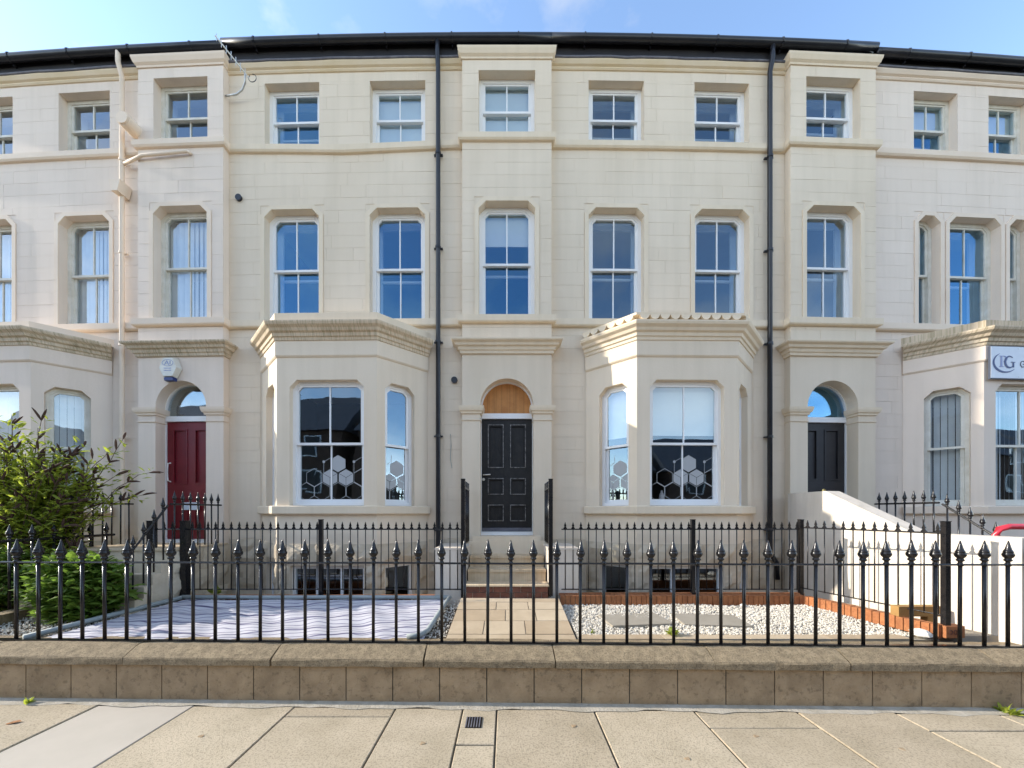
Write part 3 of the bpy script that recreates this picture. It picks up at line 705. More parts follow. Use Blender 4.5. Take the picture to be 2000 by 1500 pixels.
        window(h, TW, pier-.505, pier+.505, ZM0+.005, ZM1, PV+.15, .12, wf, gl, bl.get(('m', 9)))
        opts['doorfn'](h, pier, zd, dw-.01, SP)
    return h
SIX = [(.13, .43, .05, .43), (.13, .43, .527, .668), (.13, .43, .763, .905)]
FOUR = [(.12, .43, .06, .53), (.12, .43, .64, .93)]
def door_A(h, p, z, hw, sp):
    d = door(h, p, z, 3.67, hw, .06, 'red_door', FOUR, 'glass_old', (sp, 0))
    obj('letter_plate', MB(TW).box(p-.13, p+.17, .07, .085, 2.02, 2.16), 'sign_white', d)
    obj('pull_handle', MB(TW).tube([(p-.40, .09, 2.55), (p-.40, .03, 2.57), (p-.40, .03, 2.88), (p-.40, .09, 2.90)], .014, 8), 'white_paint', d)
def door_B(h, p, z, hw, sp):
    d = door(h, p, z, 3.69, hw, .05, 'black_door', SIX, 'plywood', (sp, 0), 'worn_edge')
    mb = MB(TW).tube([(p-.43, .08, 2.66), (p-.43, .02, 2.66), (p-.40, .015, 2.66), (p-.30, .015, 2.665)], .012, 8)
    obj('lever_handle', mb, 'steel', d)
    obj('lock', MB(TW).tube([(p-.43, .08, 2.58), (p-.43, .05, 2.58)], .026, 12), 'steel', d)
    obj('weather_bar', MB(TW).box(p-hw+.01, p+hw-.01, .045, .078, z+.006, z+.07), 'lead', d)
def door_C(h, p, z, hw, sp):
    d = door(h, p, z, 3.66, hw, .10, 'charcoal_door', FOUR, 'glass_blue', (sp, 0))
    obj('door_knob', MB(TW).tube([(p, .13, 2.38), (p, .08, 2.38), (p, .06, 2.38), (p, .04, 2.38)], [.015, .018, .038, .022], 12), 'brass', d)
def tm(b): return [(b-.975-.507, b-.975+.507), (b+.975-.507, b+.975+.507)]
P_ = 5.93
VB = {('m', 0): ('v', 1), ('m', 1): ('v', 1), ('m', 9): ('v', 1), ('b', 0): ('v', 1), ('b', 1): ('v', 1), ('b', 2): ('v', 1)}
hA = house('pinkish white terraced house with a dark red front door', -12.1, -P_+PH, -8.91, -P_, 'pink', 'pink_trim', 'pink_dirty',
      dict(tops=tm(-8.91), mids=tm(-8.91), frame='old_white', gl='glass_old', blinds=VB, doorfn=door_A, door_z=1.47, dz=-.04, dirtydoor=1, upm='pink_trim', upstand=5.20))
hB = house('cream terraced house with a worn black door under a boarded arch', -P_+PH, PH, -2.975, 0, 'cream', 'cream_trim', 'cream_dirty',
      dict(tops=tm(-2.975), mids=tm(-2.975), gl='glass_blue', blinds={('t', 1): ('roller', .82), ('t', 9): ('roller', .86), ('m', 9): ('roller', .30)}, doorfn=door_B, film=1))
hC = house('cream terraced house with a charcoal door, brass knob and tiled bay roof', PH, P_+PH, 2.975, P_, 'cream', 'cream_trim', 'cream_trim',
      dict(tops=tm(2.975), mids=tm(2.975), blinds={('b', 0): ('roller', .42), ('b', 1): ('roller', .42), ('b', 2): ('roller', .42)}, doorfn=door_C, film=1, tiles=1, upstand=5.08))
hD = house('pinkish white terraced house with a blue and white sign on its bay', P_+PH, 12.6, 8.93, None, 'pink', 'pink_trim', 'pink_dirty',
      dict(tops=[(7.62, 8.49), (9.12, 9.99)], mids=[(7.70, 8.14), (8.32, 9.36), (9.54, 9.98)], frame='old_white', gl='glass_blue', blinds={('b', 0): ('v', 1), ('b', 1): ('v', 1), ('b', 2): ('v', 1), ('t', 0): ('roller', .5), ('t', 1): ('roller', .5)}, dz=-.09, gold=0, upstand=5.22, upm='pink_dirty'))
# rainwater pipes and other fixings on the fronts
downpipe(hB, -1.24, -.085, .75, 10.3, 'black_plastic')
downpipe(hC, 4.79, -.085, .75, 10.3, 'black_plastic')
dp = downpipe(hA, -7.08, -.10, .75, 10.3, 'pink_trim', .039, False)
hp = MB(TW).prism([(-7.19, 7.98), (-6.97, 7.98), (-7.02, 7.78), (-7.14, 7.78)], -.24, -.02)
obj('hopper_head', hp, 'pink_trim', dp)
obj('overflow_pipe', MB(TW).tube([(-7.05, -.10, 8.38), (-6.6, -.20, 8.42), (-5.75, -.20, 8.47), (-5.72, -.15, 8.47)], .028, 10), 'pink_trim', hA, smooth=True)
obj('flue', MB(TW).tube([(-6.78, -.01, 8.93), (-6.78, -.36, 8.93)], .12, 16).tube([(-6.78, -.33, 8.93), (-6.78, -.39, 8.93)], .105, 16), 'pink_trim', hA)
for par, u, z in ((hB, -4.93, 7.76), (hB, -.955, 4.38)):
    obj('vent_pipe', MB(TW).tube([(u, .02, z), (u, -.045, z)], .058, 14), 'black_plastic', par)
obj('loose_cable', MB(TW).tube([(-1.03, -.01, 3.40), (-1.015, -.02, 3.2), (-1.03, -.02, 2.95), (-1.0, -.02, 2.78)], .005, 6), 'grey_pipe', hB)
# aerial
ae = thing('tv_aerial', TW(-5.05, -.3, 9.75), 'silver tv aerial on a bent arm beside the upper left pier', 'aerial')
obj('mounting_arm', MB(TW).tube([(-5.12, -.10, 9.55), (-4.9, -.12, 9.55), (-4.78, -.14, 9.60), (-4.70, -.18, 9.68), (-4.67, -.22, 9.80)], .016, 8), 'alu', ae, smooth=True)
A0, A1 = Vector((-4.60, -.22, 9.72)), Vector((-4.90, -.62, 9.98))
obj('boom', MB(TW).tube([tuple(A0), tuple(A1)], .011, 8), 'alu', ae)
for i in range(7):
    c_ = A0.lerp(A1, .12+i*.14); e = .085-.004*i
    obj('element', MB(TW).tube([(c_.x, c_.y, c_.z-e), (c_.x, c_.y, c_.z+e)], .006, 6), 'alu', ae)
obj('cable_loop', MB(TW).tube([(-4.55+.07*math.sin(t), -.2, 9.74+.07*math.cos(t)) for t in np.linspace(0, 5.5, 14)], .006, 6), 'black_plastic', ae)
# alarm box on the red-door pier
ax, az, av = -6.08, 4.57, PV-.006
al = thing('alarm_box', TW(ax, av, az-.2), 'white hexagonal alarm box with a navy base above the red door', 'alarm box')
hx = [(-.10, .20), (.11, .20), (.19, .0), (.10, -.17), (-.10, -.17), (-.19, 0)]
obj('cover', MB(TW).add([(ax+a, av, az+b) for a, b in hx]+[(ax+a*.84, av-.09, az+b*.88) for a, b in hx], [(6, 7, 8, 9, 10, 11)]+[(i, (i+1) % 6, 6+(i+1) % 6, 6+i) for i in range(6)]), 'alarm_white', al)
obj('beacon', MB(TW).plan([(ax-.095, av), (ax-.08, av-.078), (ax+.08, av-.078), (ax+.095, av)], az-.225, az-.168), 'navy', al)
mb = MB(TW); el = [(ax+.105*math.cos(t), az+.085+.06*math.sin(t)) for t in np.linspace(0, 2*pi, 25)[:-1]]
mb.ring(el, [(ax+(a-ax)*.93, az+.085+(b-az-.085)*.9) for a, b in el], av-.0935, av-.0905)
def stroke(mb, p, q, w, v0, v1):
    dx, dz = q[0]-p[0], q[1]-p[1]; L = math.hypot(dx, dz); nx, nz_ = -dz/L*w/2, dx/L*w/2
    mb.prism([(p[0]+nx, p[1]+nz_), (q[0]+nx, q[1]+nz_), (q[0]-nx, q[1]-nz_), (p[0]-nx, p[1]-nz_)], v0, v1)
for p, q, w in (((-.06, .045), (-.015, .125), .008), ((-.015, .125), (.022, .045), .014), ((-.04, .075), (.0, .08), .007), ((.045, .06), (.045, .12), .012)):
    stroke(mb, (ax+p[0], az+p[1]), (ax+q[0], az+q[1]), w, av-.0935, av-.0905)
for r_ in range(2):
    for k in range(6): mb.box(ax-.07+k*.024, ax-.056+k*.024, av-.0925, av-.0905, az-.02-r_*.04, az-.002-r_*.04)
obj('printing', mb, 'lilac', al)
# sign on the right-hand bay
sv = -.68-.035; s0, s1, z0, z1 = 8.135, 9.70, 4.235, 4.765
sg = thing('shop_sign', TW(8.9, sv, z0), 'white sign board with a blue crescent and interlocked initials', 'sign')
obj('board', MB(TW).box(s0, s1, sv-.03, sv, z0, z1), 'sign_white', sg)
obj('edge_trim', MB(TW).ring([(s0-.012, z0-.015), (s1+.012, z0-.015), (s1+.012, z1+.012), (s0-.012, z1+.012)], [(s0, z0), (s1, z0), (s1, z1), (s0, z1)], sv-.026, sv), 'dark_text', sg)
def arcband(mb, cu, cz, rx, rz, a0, a1, w0, w1, v0, v1, n=26):
    outer, inner = [], []
    for i in range(n+1):
        t = i/n; a = a0+(a1-a0)*t; w = (w0+(w1-w0)*math.sin(pi*t))
        outer.append((cu+(rx+w/2)*math.cos(a), cz+(rz+w/2)*math.sin(a))); inner.append((cu+(rx-w/2)*math.cos(a), cz+(rz-w/2)*math.sin(a)))
    for i in range(n): mb.prism([outer[i], outer[i+1], inner[i+1], inner[i]], v0, v1)
q0, q1 = sv-.0335, sv-.0305
cm = MB(TW); arcband(cm, s0+.26, z0+.265, .215, .165, math.radians(118), math.radians(318), .004, .036, q0, q1); obj('crescent', cm, 'navy', sg)
pm = MB(TW); pu, pz = s0+.17, z0+.19
pm.box(pu, pu+.032, q0+.0004, q1, pz, pz+.18); pm.box(pu-.025, pu+.06, q0+.0002, q1, pz-.004, pz+.006); pm.box(pu-.025, pu+.05, q0+.0002, q1, pz+.176, pz+.184)
arcband(pm, pu+.05, pz+.135, .06, .046, -pi/2, pi/2, .006, .028, q0+.0006, q1); obj('initial_p', pm, 'lilac', sg)
gm = MB(TW); gu, gz = s0+.335, z0+.272
arcband(gm, gu, gz, .08, .095, math.radians(48), math.radians(330), .008, .034, q0-.001, q1-.0012); gm.box(gu+.055, gu+.08, q0-.001, q1-.0012, gz-.09, gz-.005); gm.box(gu+.02, gu+.10, q0-.0012, q1-.0014, gz-.008, gz+.002)
obj('initial_g', gm, 'navy', sg)
tx = MB(TW); tu, tz = s0+.575, z0+.24
arcband(tx, tu, tz, .042, .05, math.radians(45), math.radians(360), .012, .012, q0, q1); tx.box(tu, tu+.045, q0-.0003, q1, tz-.006, tz+.006)
tx.box(tu+.075, tu+.088, q0, q1, tz-.052, tz+.052); tx.box(tu+.06, tu+.066, q0, q1, tz-.145, tz-.095); tx.box(tu+.06, tu+.09, q0+.0003, q1, tz-.145, tz-.139)
tx.box(tu+.075, tu+.086, q0, q1, tz+.10, tz+.19)
obj('lettering', tx, 'dark_text', sg)
for a in (s0+.03, s0+.5, s1-.03):
    for b in (z0+.025, z1-.025): obj('screw', MB(TW).tube([(a, sv-.030, b), (a, sv-.034, b)], .008, 8), 'steel', sg)
# bottle on the inside sill of the tiled bay
obj('bottle', MB(lambda x, y, z: bend(x, y, z)).lathe([(.045, 0), (.047, .02), (.047, .13), (.03, .18), (.018, .20), (.018, .23), (.004, .235)], (2.66, Y0-.42, 2.115), 12), 'bottle', label='small pinkish plastic bottle standing inside the tiled bay window', cat='bottle', smooth=True)

# ------------------------------------------------------------------ centre steps
st = thing('front_steps', (0, 6.1, .55), 'cream stone steps on a brick base rising to the worn black door', 'steps')
obj('landing', MB().box(-.66, .66, 6.5, 6.80, .3, 1.475), 'cream_trim', st)
obj('landing_plinth', MB().box(-.60, .60, 6.52, 6.92, 1.475, 1.556), 'cream_trim', st)
for y0, y1, z0, z1 in ((5.93, 6.26, .88, 1.07), (6.22, 6.56, 1.07, 1.255)):
    mb = MB().box(-.615, .615, y0, y1, .4, z1-.045); mb.box(-.618, .618, y0-.02, y1+.02, z1-.044, z1)
    obj('step', mb, 'step_stone', st)
obj('step_top', MB().box(-.63, .63, 5.585, 5.98, .862, .884), 'step_stone', st)
for r_ in range(2):
    n = 6; off = 0 if r_ else -.1
    for k in range(n+1):
        a, b = max(-.62, -.62+k*1.24/n+off), min(.62, -.62+(k+1)*1.24/n+off)
        if b-a > .03: obj('brick', MB().box(a+.005, b-.005, 5.60, 5.72, .692+r_*.086, .692+r_*.086+.078), 'old_brick', st)
obj('brick_bed', MB().box(-.615, .615, 5.612, 5.96, .5, .861), 'mortar', st)
for s in (-1, 1):
    mb = MB().box(s*.64, s*1.10, 5.75, 6.79, .5, 1.40); obj('cheek_wall', mb, 'render_white', st)
    obj('cheek_cap', MB().box(s*.632, s*1.11, 5.742, 6.66, 1.4005, 1.425), 'render_white', st)
# ------------------------------------------------------------------ front garden
gg = MB().box(-14, -1.0, 4.16, 5.72, -.1, .53); gg.box(-1.0, 14, 4.16, 5.72, -.1, .53)
obj('garden_ground', gg, 'soil', kind='structure')
obj('lightwell_floor', MB().box(-14, 14, 5.72, 6.9, -.16, .34), 'slab', kind='structure')
pz_ = lambda y: .545+(y-4.12)/(5.60-4.12)*.145
pth = obj('garden_path', MB().add([(-.69, 4.14, .50), (.79, 4.14, .50), (.76, 5.6, .50), (-.66, 5.6, .50), (-.69, 4.14, pz_(4.14)-.012), (.79, 4.14, pz_(4.14)-.012), (.76, 5.6, pz_(5.6)-.012), (-.66, 5.6, pz_(5.6)-.012)], [(0, 1, 2, 3), (4, 5, 6, 7), (0, 1, 5, 4), (1, 2, 6, 5), (2, 3, 7, 6), (3, 0, 4, 7)]), 'mortar', kind='structure')
ys = [4.14, 4.32, 4.72, 5.12, 5.42, 5.6]
for j in range(5):
    cuts = [-.69]+sorted([[.05], [-.28, .22], [-.02, .38], [-.15, .3], [.06]][j])+[.78]
    for a, b in zip(cuts, cuts[1:]):
        e = .006; y0, y1 = ys[j]+e, ys[j+1]-e; t = R.uniform(0, .004)
        mb = MB().add([(x, y, pz_(y)+t+q) for q in (-.015, .0) for x, y in ((a+e, y0), (b-e, y0), (b-e, y1), (a+e, y1))], [(4, 5, 6, 7)]+[(i, (i+1) % 4, 4+(i+1) % 4, 4+i) for i in range(4)])
        obj('path_flag', mb, 'sandstone', pth)
for a, b in ((.83, 1.75), (1.76, 2.7), (2.71, 3.6), (3.61, 4.5)): obj('path_flag', MB().box(a, b, 4.15, 4.30, .50, .572), 'sandstone', pth)
# gravel: real pebbles, one heap per bed
def pebbles(name, m, count, xr, yr, zf, size, inside=lambda x, y: True):
    base = np.array([(1, 0, 0), (-1, 0, 0), (0, 1, 0), (0, -1, 0), (0, 0, 1), (0, 0, -1)], float)
    tri = [(0, 2, 4), (2, 1, 4), (1, 3, 4), (3, 0, 4), (2, 0, 5), (1, 2, 5), (3, 1, 5), (0, 3, 5)]
    V, Fc = [], []; k = 0
    while k < count:
        x, y = NP.uniform(*xr), NP.uniform(*yr)
        if not inside(x, y): count -= 1; continue
        s = size*NP.uniform(.55, 1.25); A = NP.normal(size=(3, 3)); q, _ = np.linalg.qr(A)
        P = (base*np.array([s, s*.8, s*.6])*NP.uniform(.75, 1.2, (6, 1)))@q
        P += (x, y, zf(x, y)+NP.uniform(-.3, .9)*s); o = len(V); V += [tuple(p) for p in P]; Fc += [(a+o, b+o, c_+o) for a, b, c_ in tri]; k += 1
    mb = MB(); mb.v, mb.f = V, Fc
    return mb
def rightx(y): return 4.45+(5.65-y)*.25
gz_ = lambda x, y: .558+.012*math.sin(x*3.1)*math.sin(y*4.2+x)+(y-4.2)*.012
gb = MB()
nx, ny = 40, 16; vs, fs = [], []
for j in range(ny+1):
    y = 4.16+1.46*j/ny
    for i in range(nx+1): x = .80+(rightx(y)-.80)*i/nx; vs.append((x, y, gz_(x, y)-.004))
for j in range(ny):
    for i in range(nx): q = j*(nx+1)+i; fs.append((q, q+1, q+nx+2, q+nx+1))
gb.add(vs, fs); obj('gravel_bed', gb, 'pebble_base', smooth=True, kind='structure')
gr = obj('white_gravel', pebbles('g', 'pebble', 17000, (.81, 4.85), (4.28, 5.64), gz_, .0145, lambda x, y: x < rightx(y)-.01), 'pebble', fix=False, kind='stuff', label='white stone chippings in the bed beside the flagged path', cat='gravel')
for cx_, cy_, w_, d_, rz in ((1.66, 4.86, .40, .25, .12), (2.62, 4.83, .40, .25, -.1)):
    T = lambda u, v, z, cx_=cx_, cy_=cy_, rz=rz: (cx_+u*math.cos(rz)-v*math.sin(rz), cy_+u*math.sin(rz)+v*math.cos(rz), z)
    obj('paving_slab', MB(T).box(-w_, w_, -d_, d_, .56, .592), 'slab', label='grey square paving slab lying in the white gravel '+('next to the path' if cx_ < 2 else 'towards the brick edging'), cat='slab', group='slabs in the gravel')
# brick edging
be = thing('brick_edging', (2.7, 5.68, .5), 'orange brick edging round the white gravel bed', 'edging')
bm_ = shared(MB().box(-.0345, .0345, -.052, .052, 0, .165), 'brick', 'brick')
obj('mortar_bed', MB().box(.80, 4.52, 5.64, 5.72, .5, .708), 'mortar', be)
x = .84
while x < 4.46: inst('brick', bm_, be, (x, 5.672+R.uniform(-.003, .003), .555+R.uniform(-.004, .004)), R.uniform(-.03, .03)); x += .0765
obj('edging_cap', MB().box(.80, 4.56, 5.725, 5.80, .5, .735), 'brick', be)
bs = shared(MB().box(-.052, .052, -.0345, .0345, 0, .15), 'brick', 'brick')
y = 5.60
while y > 4.15: inst('brick', bs, be, (rightx(y)+.06, y, .565+R.uniform(-.003, .003)), .24); y -= .0765
eb = inst('end_brick', shared(MB().box(-.11, .11, -.05, .05, 0, .13), 'brick', 'end_brick'), be, (4.98, 4.20, .58), .05)
mb = MB()
for k in (-1, 0, 1): cc = [(4.98+k*.055+.022*math.cos(t), .645+.028*math.sin(t)) for t in np.linspace(0, 2*pi, 13)[:-1]]; mb.ring(cc, [(4.98+k*.055+(a-4.98-k*.055)*.6, .645+(b-.645)*.6) for a, b in cc], 4.1445+k*.0027, 4.150)
obj('frog_mark', mb, 'old_brick', be)
# left bed: sheet, pipe edging, sleepers, bricks
be2 = thing('brick_edging', (-2.8, 5.66, .5), 'row of orange bricks behind the blue-white sheet', 'edging')
x = -4.9
while x < -1.15: inst('brick', bm_, be2, (x, 5.672+R.uniform(-.004, .004), .525+R.uniform(-.004, .004)), R.uniform(-.04, .04)); x += .0765
obj('edging_cap', MB().box(-4.95, -1.12, 5.725, 5.80, .5, .70), 'brick', be2)
lz = lambda x, y: .535+(y-4.15)/1.5*.12
gl_ = pebbles('g', 'pebble', 9000, (-6.35, -.70), (4.20, 5.64), lz, .015, lambda x, y: x < -4.75-(5.65-y)*.3 or x > -.93 or y > 5.50)
obj('gravel_strip', gl_, 'pebble', fix=False, kind='stuff', label='pale gravel and chippings around the edges of the blue-white sheet', cat='gravel')
sm = MB(); nx, ny = 110, 46; vs, fs = [], []
for j in range(ny+1):
    t = j/ny; y = 4.16+1.42*t
    xa, xb = -5.23+.42*t, -.93+.03*t
    for i in range(nx+1):
        s = i/nx; x = xa+(xb-xa)*s
        r = .010*math.sin(x*7+2.2*math.sin(y*4))+.008*math.sin(y*13+1.8*math.sin(x*2.3))+.006*math.sin(x*17+y*9)
        ed = min(1, 8*min(s, 1-s, t+.05, 1-t)); vs.append((x, y+.03*math.sin(x*5)*(t > .9), lz(x, y)+.022+r*ed))
for j in range(ny):
    for i in range(nx): q = j*(nx+1)+i; fs.append((q, q+1, q+nx+2, q+nx+1))
sm.add(vs, fs); obj('ground_sheet', sm, 'sheet', smooth=True, fix=False, label='blue-white rippled ground sheet with thin wavy lines', cat='sheet')
ep = thing('edging_pipe', (-3, 5.6, .66), 'grey foam pipe laid round three sides of the blue-white sheet', 'pipe')
obj('pipe_run', MB().tube([(-5.38, 4.16, lz(0, 4.16)+.045), (-5.1, 4.95, lz(0, 4.95)+.05), (-4.86, 5.62, lz(0, 5.62)+.05)], .032, 10), 'grey_pipe', ep, smooth=True)
obj('pipe_run', MB().tube([(-4.86, 5.60, .708), (-3.6, 5.605, .70), (-2.2, 5.60, .705), (-.86, 5.605, .70)], .030, 10), 'grey_pipe', ep, smooth=True)
obj('pipe_run', MB().tube([(-.86, 5.62, .70), (-.89, 4.9, lz(0, 4.9)+.06), (-.92, 4.35, lz(0, 4.35)+.05), (-.98, 4.22, lz(0, 4.22)+.05), (-1.12, 4.175, lz(0, 4.17)+.05)], .030, 10), 'grey_pipe', ep, smooth=True)
def sleeper(x0, y0, x1, y1, w, z0, z1, label, m='timber'):
    a, b = Vector((x0, y0)), Vector((x1, y1)); d = (b-a); L = d.length; d /= L; n_ = Vector((-d.y, d.x)); mb = MB(); vs, fs = [], []
    k = 10
    for i in range(k+1):
        p = a+d*(L*i/k)
        for s, z in ((-1, z0), (1, z0), (1, z1), (-1, z1)): q = p+n_*(s*w/2+R.uniform(-.006, .006)); vs.append((q.x, q.y, z+R.uniform(-.006, .006)))
    for i in range(k):
        for s in range(4): fs.append((i*4+s, i*4+(s+1) % 4, i*4+4+(s+1) % 4, i*4+4+s))
    fs += [(0, 1, 2, 3), (k*4+3, k*4+2, k*4+1, k*4)]
    mb.add(vs, fs); obj('timber_sleeper', mb, m, label=label, cat='sleeper', group='timber sleepers')
sleeper(-6.42, 4.2, -6.38, 6.2, .22, .52, .70, 'long weathered timber sleeper under the spear railing by the bush')
sleeper(-5.72, 4.72, -5.62, 5.66, .13, .54, .66, 'short grey timber sleeper on the gravel beside the grey pipe')
obj('timber_step', MB().box(-5.55, -4.98, 5.60, 5.70, .53, .66), 'timber_fresh', label='fresh yellow timber edge between the two square railing posts', cat='timber')
# right: white ramp wall, paving strip, timber offcut, white stone, red handle
ww = thing('ramp_wall', (5.3, 5.3, 0), 'white rendered stair wall with a sloping top beside the charcoal door', 'wall')
def ramp():
    mb = MB(); a, b = (5.03, 6.69), (5.50, 3.99); th = .27
    st_ = [(0, 2.31), (.24, 2.32), (.66, 1.705), (1, 1.70)]; vs, fs = [], []
    for t, z in st_:
        x, y = a[0]+(b[0]-a[0])*t, a[1]+(b[1]-a[1])*t
        vs += [(x, y, -.1), (x+th, y+.045, -.1), (x+th, y+.045, z), (x, y, z)]
    for i in range(3):
        for s in range(4): fs.append((i*4+s, i*4+(s+1) % 4, i*4+4+(s+1) % 4, i*4+4+s))
    fs += [(0, 1, 2, 3), (15, 14, 13, 12)]; return mb.add(vs, fs)
obj('wall_body', ramp(), 'render_white', ww)
for k in range(5): rock(ww, lambda u, v, z: (4.965+.174*u*0+v+.0+(6.6-u)*.174-.0, u, z), 6.6-.34*(k+1)+.01, 6.6-.34*k-.01, .36, .36+R.uniform(.5, .75)-.1*k, .035-.09, 'rock_cream', .02) if k < 0 else None
obj('paving_strip', MB().add([(4.62, 5.72, .53), (5.14, 5.72, .53), (5.47, 4.16, .53), (5.05, 4.16, .53), (4.62, 5.72, .60), (5.14, 5.72, .60), (5.47, 4.16, .60), (5.05, 4.16, .60)], [(0, 1, 2, 3), (4, 5, 6, 7), (0, 1, 5, 4), (1, 2, 6, 5), (2, 3, 7, 6), (3, 0, 4, 7)]), 'slab', kind='structure')
obj('timber_offcut', MB().box(4.74, 5.27, 4.52, 4.62, .715, .835).box(4.80, 4.90, 4.53, 4.61, .6, .716).box(5.1, 5.2, 4.53, 4.61, .6, .716), 'timber_fresh', label='brown timber offcut wedged between the brick edging and the white ramp wall', cat='timber')
def stone(name, c_, r, label, m='rock_white'):
    mb = MB(); n_ = 7
    mb.lathe([(r*.5, 0), (r*1.0, r*.25), (r*.95, r*.55), (r*.5, r*.85), (r*.08, r*.93)], c_, n_); mb.v = [(a+R.uniform(-.12, .12)*r, b+R.uniform(-.12, .12)*r, z) for a, b, z in mb.v]
    return obj(name, mb, m, label=label, cat='stone')
stone('white_stone', (4.70, 4.24, .562), .10, 'large white stone in the gravel corner near the end brick')
stone('white_stone', (3.52, 5.56, .575), .045, 'small white stone against the back brick edging')
rh = thing('red_handle', (6.2, 4.75, .5), 'red plastic tube handle showing above the white ramp wall', 'handle')
obj('tube', MB().tube([(6.02, 4.6, .53), (6.02, 4.6, 1.70), (6.06, 4.6, 1.77), (6.18, 4.6, 1.80), (6.7, 4.6, 1.80), (6.82, 4.6, 1.75), (6.85, 4.6, 1.68), (6.85, 4.6, .53)], .035, 12), 'red_plastic', rh, smooth=True)
# neighbours' steps
ls = thing('stone_steps', (-5.8, 6.0, 0), 'rough stone landing and steps below the dark red door', 'steps')
obj('landing', MB().box(-6.62, -5.02, 5.58, 6.80, .3, 1.40), 'rock_cream', ls)
for k in range(5): obj('step', MB().box(-6.6, -5.04, 5.58-.13*(k+1), 5.58-.13*k, .3, 1.40-.155*(k+1)), 'rock_cream', ls)
TS = lambda u, v, z: (-5.02-v, 5.6+u, z)
for j in range(3):
    for k in range(2+j % 2): nn = 2+j % 2; rock(ls, TS, 1.15*k/nn+.006, 1.15*(k+1)/nn-.006, .36+j*.345, .36+(j+1)*.345-.01)
TS2 = lambda u, v, z: (-6.6+u, 5.58+v, z)
obj('landing_top', MB().box(-6.64, -5.0, 5.56, 6.70, 1.401, 1.43), 'step_stone', ls)
rs = thing('stone_steps', (5.95, 6.0, 0), 'plain steps rising to the charcoal door behind the white ramp wall', 'steps')
obj('landing', MB().box(5.34, 6.62, 5.6, 6.85, .0, 1.54), 'step_stone', rs)
for k in range(5): obj('step', MB().box(5.50, 6.62, 5.6-.2*(k+1), 5.6-.2*k, .0, 1.5-.17*(k+1)), 'step_stone', rs)

# ------------------------------------------------------------------ plants
def leaves_mesh(L):
    mb = MB(); V, Fc = [], []
    for p, d, s, w in L:
        d = Vector(d).normalized(); a = d.cross(Vector((R.uniform(-.4, .4), R.uniform(-.4, .4), 1))).normalized(); u = a.cross(d)
        p = Vector(p); o = len(V); k = d*s
        V += [tuple(p), tuple(p+k*.35+a*w*s-u*.03*s), tuple(p+k*.75+a*w*.7*s-u*.08*s), tuple(p+k-u*.2*s), tuple(p+k*.75-a*w*.7*s-u*.08*s), tuple(p+k*.35-a*w*s-u*.03*s), tuple(p+k*.5+u*.05*s)]
        Fc += [(o, o+1, o+6), (o+1, o+2, o+6), (o+2, o+3, o+6), (o+3, o+4, o+6), (o+4, o+5, o+6), (o+5, o, o+6)]
    mb.v, mb.f = V, Fc; return mb
def bush(name, base, stems, label, cat, leafm, lsize, lw, seeds, spread, hmax, droop, density, dirs=None):
    b = thing(name, base, label, cat); L = []; tm_ = MB(); sd = MB()
    for i in range(stems):
        az = R.uniform(0, 2*pi); rr = R.uniform(.1, 1)**.7
        if dirs and i < len(dirs): tx_, ty_, tz_ = dirs[i]
        else: tx_, ty_, tz_ = math.cos(az)*spread[0]*rr, math.sin(az)*spread[1]*rr, hmax*R.uniform(.45, 1)*(1-.3*rr)
        p0 = Vector(base)+Vector((R.uniform(-.25, .25), R.uniform(-.2, .2), 0)); p3 = Vector(base)+Vector((tx_, ty_, tz_))
        p1 = p0.lerp(p3, .35)+Vector((0, 0, .35*tz_*.6)); pts = []
        n = 14
        for k in range(n+1):
            t = k/n; q = p0*(1-t)**2+p1*2*t*(1-t)+p3*t*t; q.z -= droop*t**3*R.uniform(.6, 1.2)*.3; pts.append(q)
        tm_.tube([tuple(q) for q in pts], [.011*(1-.8*k/n)+.0015 for k in range(n+1)], 5)
        for k in range(2, n+1):
            for _ in range(density):
                t = k/n; q = pts[k].lerp(pts[k-1], R.random()); a2 = R.uniform(0, 2*pi)
                d = Vector((math.cos(a2), math.sin(a2), R.uniform(-.5, .7)))+(pts[k]-pts[k-1]).normalized()*.6
                off = Vector((R.gauss(0, .05), R.gauss(0, .05), R.gauss(0, .05)))
                L.append((q+off, d, lsize*R.uniform(.55, 1.2), lw))
        if seeds and (i < len(dirs or []) or R.random() < .75):
            for _ in range(R.randint(1, 4)):
                k = R.randint(n-3, n); q = pts[k]; a2 = R.uniform(0, 2*pi); d = (pts[n]-pts[n-2]).normalized()+Vector((math.cos(a2), math.sin(a2)*.5, R.uniform(-.2, .6)))*.8
                d.normalize(); l_ = R.uniform(.13, .25); sd.tube([tuple(q+d*l_*s+Vector((0, 0, -.05*s*s))) for s in (0, .3, .7, 1)], [.007, .017, .014, .004], 5)
    obj('stems', tm_, 'bark', b)
    obj('foliage', leaves_mesh(L), leafm, b, fix=False, kind='stuff')
    if seeds: obj('seed_heads', sd, 'seed', b, kind='stuff')
    return b
bush('buddleia_bush', (-7.2, 5.6, .58), 230, 'tall straggly green bush with brown seed spikes behind the spear railing', 'bush', 'leaf', .15, .13, 1, (1.05, .45), 3.1, 1.0, 5,
     [(1.75, .1, 2.35), (1.35, .15, 2.3), (1.05, .2, 2.65), (1.25, .1, 1.95), (.4, .1, 2.5), (.6, .1, 2.3), (-.2, 0, 3.0), (.1, .1, 3.1), (-.5, -.1, 3.0), (.9, .1, 2.15), (-.75, 0, 3.05), (.3, -.1, 2.9), (1.1, -.1, 2.4), (1.55, .2, 2.0), (.7, .15, 2.75), (-.35, .1, 3.2), (1.45, .0, 2.7), (.0, -.15, 2.7)])
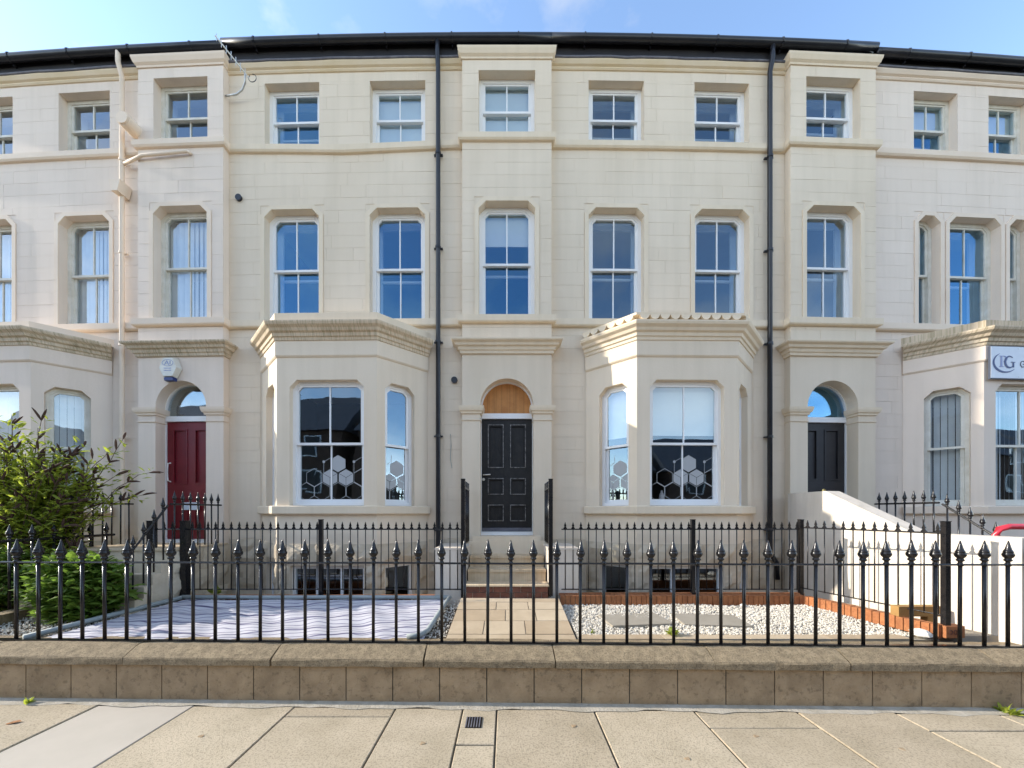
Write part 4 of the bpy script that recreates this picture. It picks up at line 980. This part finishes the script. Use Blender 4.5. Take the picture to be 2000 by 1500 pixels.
bush('leafy_weeds', (-5.62, 4.92, .56), 90, 'clump of broad green weeds beside the stone steps of the red door', 'weeds', 'leaf_dark', .15, .27, 0, (.62, .22), 1.05, .3, 6)
bush('leafy_weeds', (-7.0, 5.2, .56), 70, 'low green undergrowth at the foot of the tall straggly bush', 'weeds', 'leaf_dark', .12, .22, 0, (.9, .4), 1.2, .3, 6)
def tuft(name, c_, n_, s, label, m='leaf'):
    L = [((c_[0]+R.uniform(-.3, .3)*s, c_[1]+R.uniform(-.3, .3)*s, c_[2]), (R.uniform(-1, 1), R.uniform(-1, 1), R.uniform(.3, 1.6)), s*R.uniform(.5, 1.1), .16) for _ in range(n_)]
    obj(name, leaves_mesh(L), m, fix=False, label=label, cat='weed')
tuft('weed_tuft', (1.90, 4.27, .575), 45, .10, 'bright green weed at the front of the white gravel')
tuft('weed_tuft', (1.0, 4.36, .565), 12, .05, 'tiny green weed in the gravel close to the path')
tuft('grass_tuft', (4.92, 3.66, .0), 26, .12, 'grass tuft growing where the block wall meets the pavement')
tuft('grass_tuft', (-4.95, 3.86, .0), 14, .09, 'small weed at the wall foot by the light grey paving slab')
tuft('weed_tuft', (-4.55, 5.84, .70), 40, .13, 'low weeds behind the railing at the red door end')
for x_, y_, a_, lab in ((-4.62, 3.50, .3, 'curled brown dead leaf on the pavement beside the light grey slab'),):
    mb = MB(lambda u, v, z: (x_+u*math.cos(a_)-v*math.sin(a_), y_+u*math.sin(a_)+v*math.cos(a_), z))
    mb.add([(-.06, 0, .004), (-.02, .025, .012), (.03, .02, .02), (.06, 0, .012), (.02, -.022, .015), (-.03, -.02, .006), (0, 0, .004)], [(0, 1, 6), (1, 2, 6), (2, 3, 6), (3, 4, 6), (4, 5, 6), (5, 0, 6)])
    obj('dead_leaf', mb, 'dead_leaf', fix=False, label=lab, cat='leaf')
for i, (x_, y_) in enumerate(((.62, 3.46), (-.72, 3.2), (2.2, 3.3), (-2.7, 3.3), (1.45, 3.0), (3.3, 3.12))):
    pts = [(x_+.022*(1+.25*math.sin(k*2.1+i))*math.cos(k*pi/5), y_+.018*(1+.3*math.cos(k*1.7+i))*math.sin(k*pi/5)) for k in range(10)]
    obj('gum_spot', MB().plan(pts, -.002, .0035), 'block', pv)
# ------------------------------------------------------------------ the street's other side (seen only mirrored in the glass)
for i, cx_ in enumerate((-44, -31.5, -19, -6.5, 6, 18.5, 31, 43.5, 56)):
    h = thing('brick_house', (cx_, -19, -.12), 'dark brick terraced house across the road, mirrored in the windows', 'house', 'houses across the road')
    hw_, hr_ = (8.2, 11.8) if cx_ < 0 else ((5.2, 8.2) if cx_ < 25 else (7, 10))
    w = 5.6; obj('wall', MB().box(cx_-w, cx_+w, -23, -15, -.16, hw_), 'red_wall', h)
    obj('roof', MB().add([(cx_+s*(w+.2), y, z) for s in (-1, 1) for y, z in ((-14.7, hw_-.1), (-19, hr_), (-23.3, hw_-.1))], [(0, 1, 4, 3), (1, 2, 5, 4), (0, 3, 5, 2), (0, 2, 1), (3, 4, 5)]), 'slate', h)
    for x_ in (-3.4, 0, 3.4):
        for z_ in ((1.0, 3.6, 6.1) if hw_ > 6.9 else (.8, 3.3)):
            wv = obj('window', MB().box(cx_+x_-.65, cx_+x_+.65, -15.0, -14.94, z_, z_+1.6), 'white_paint', h)
            obj('pane', MB().box(cx_+x_-.55, cx_+x_+.55, -14.939, -14.93, z_+.1, z_+1.5), 'charcoal_door', wv)
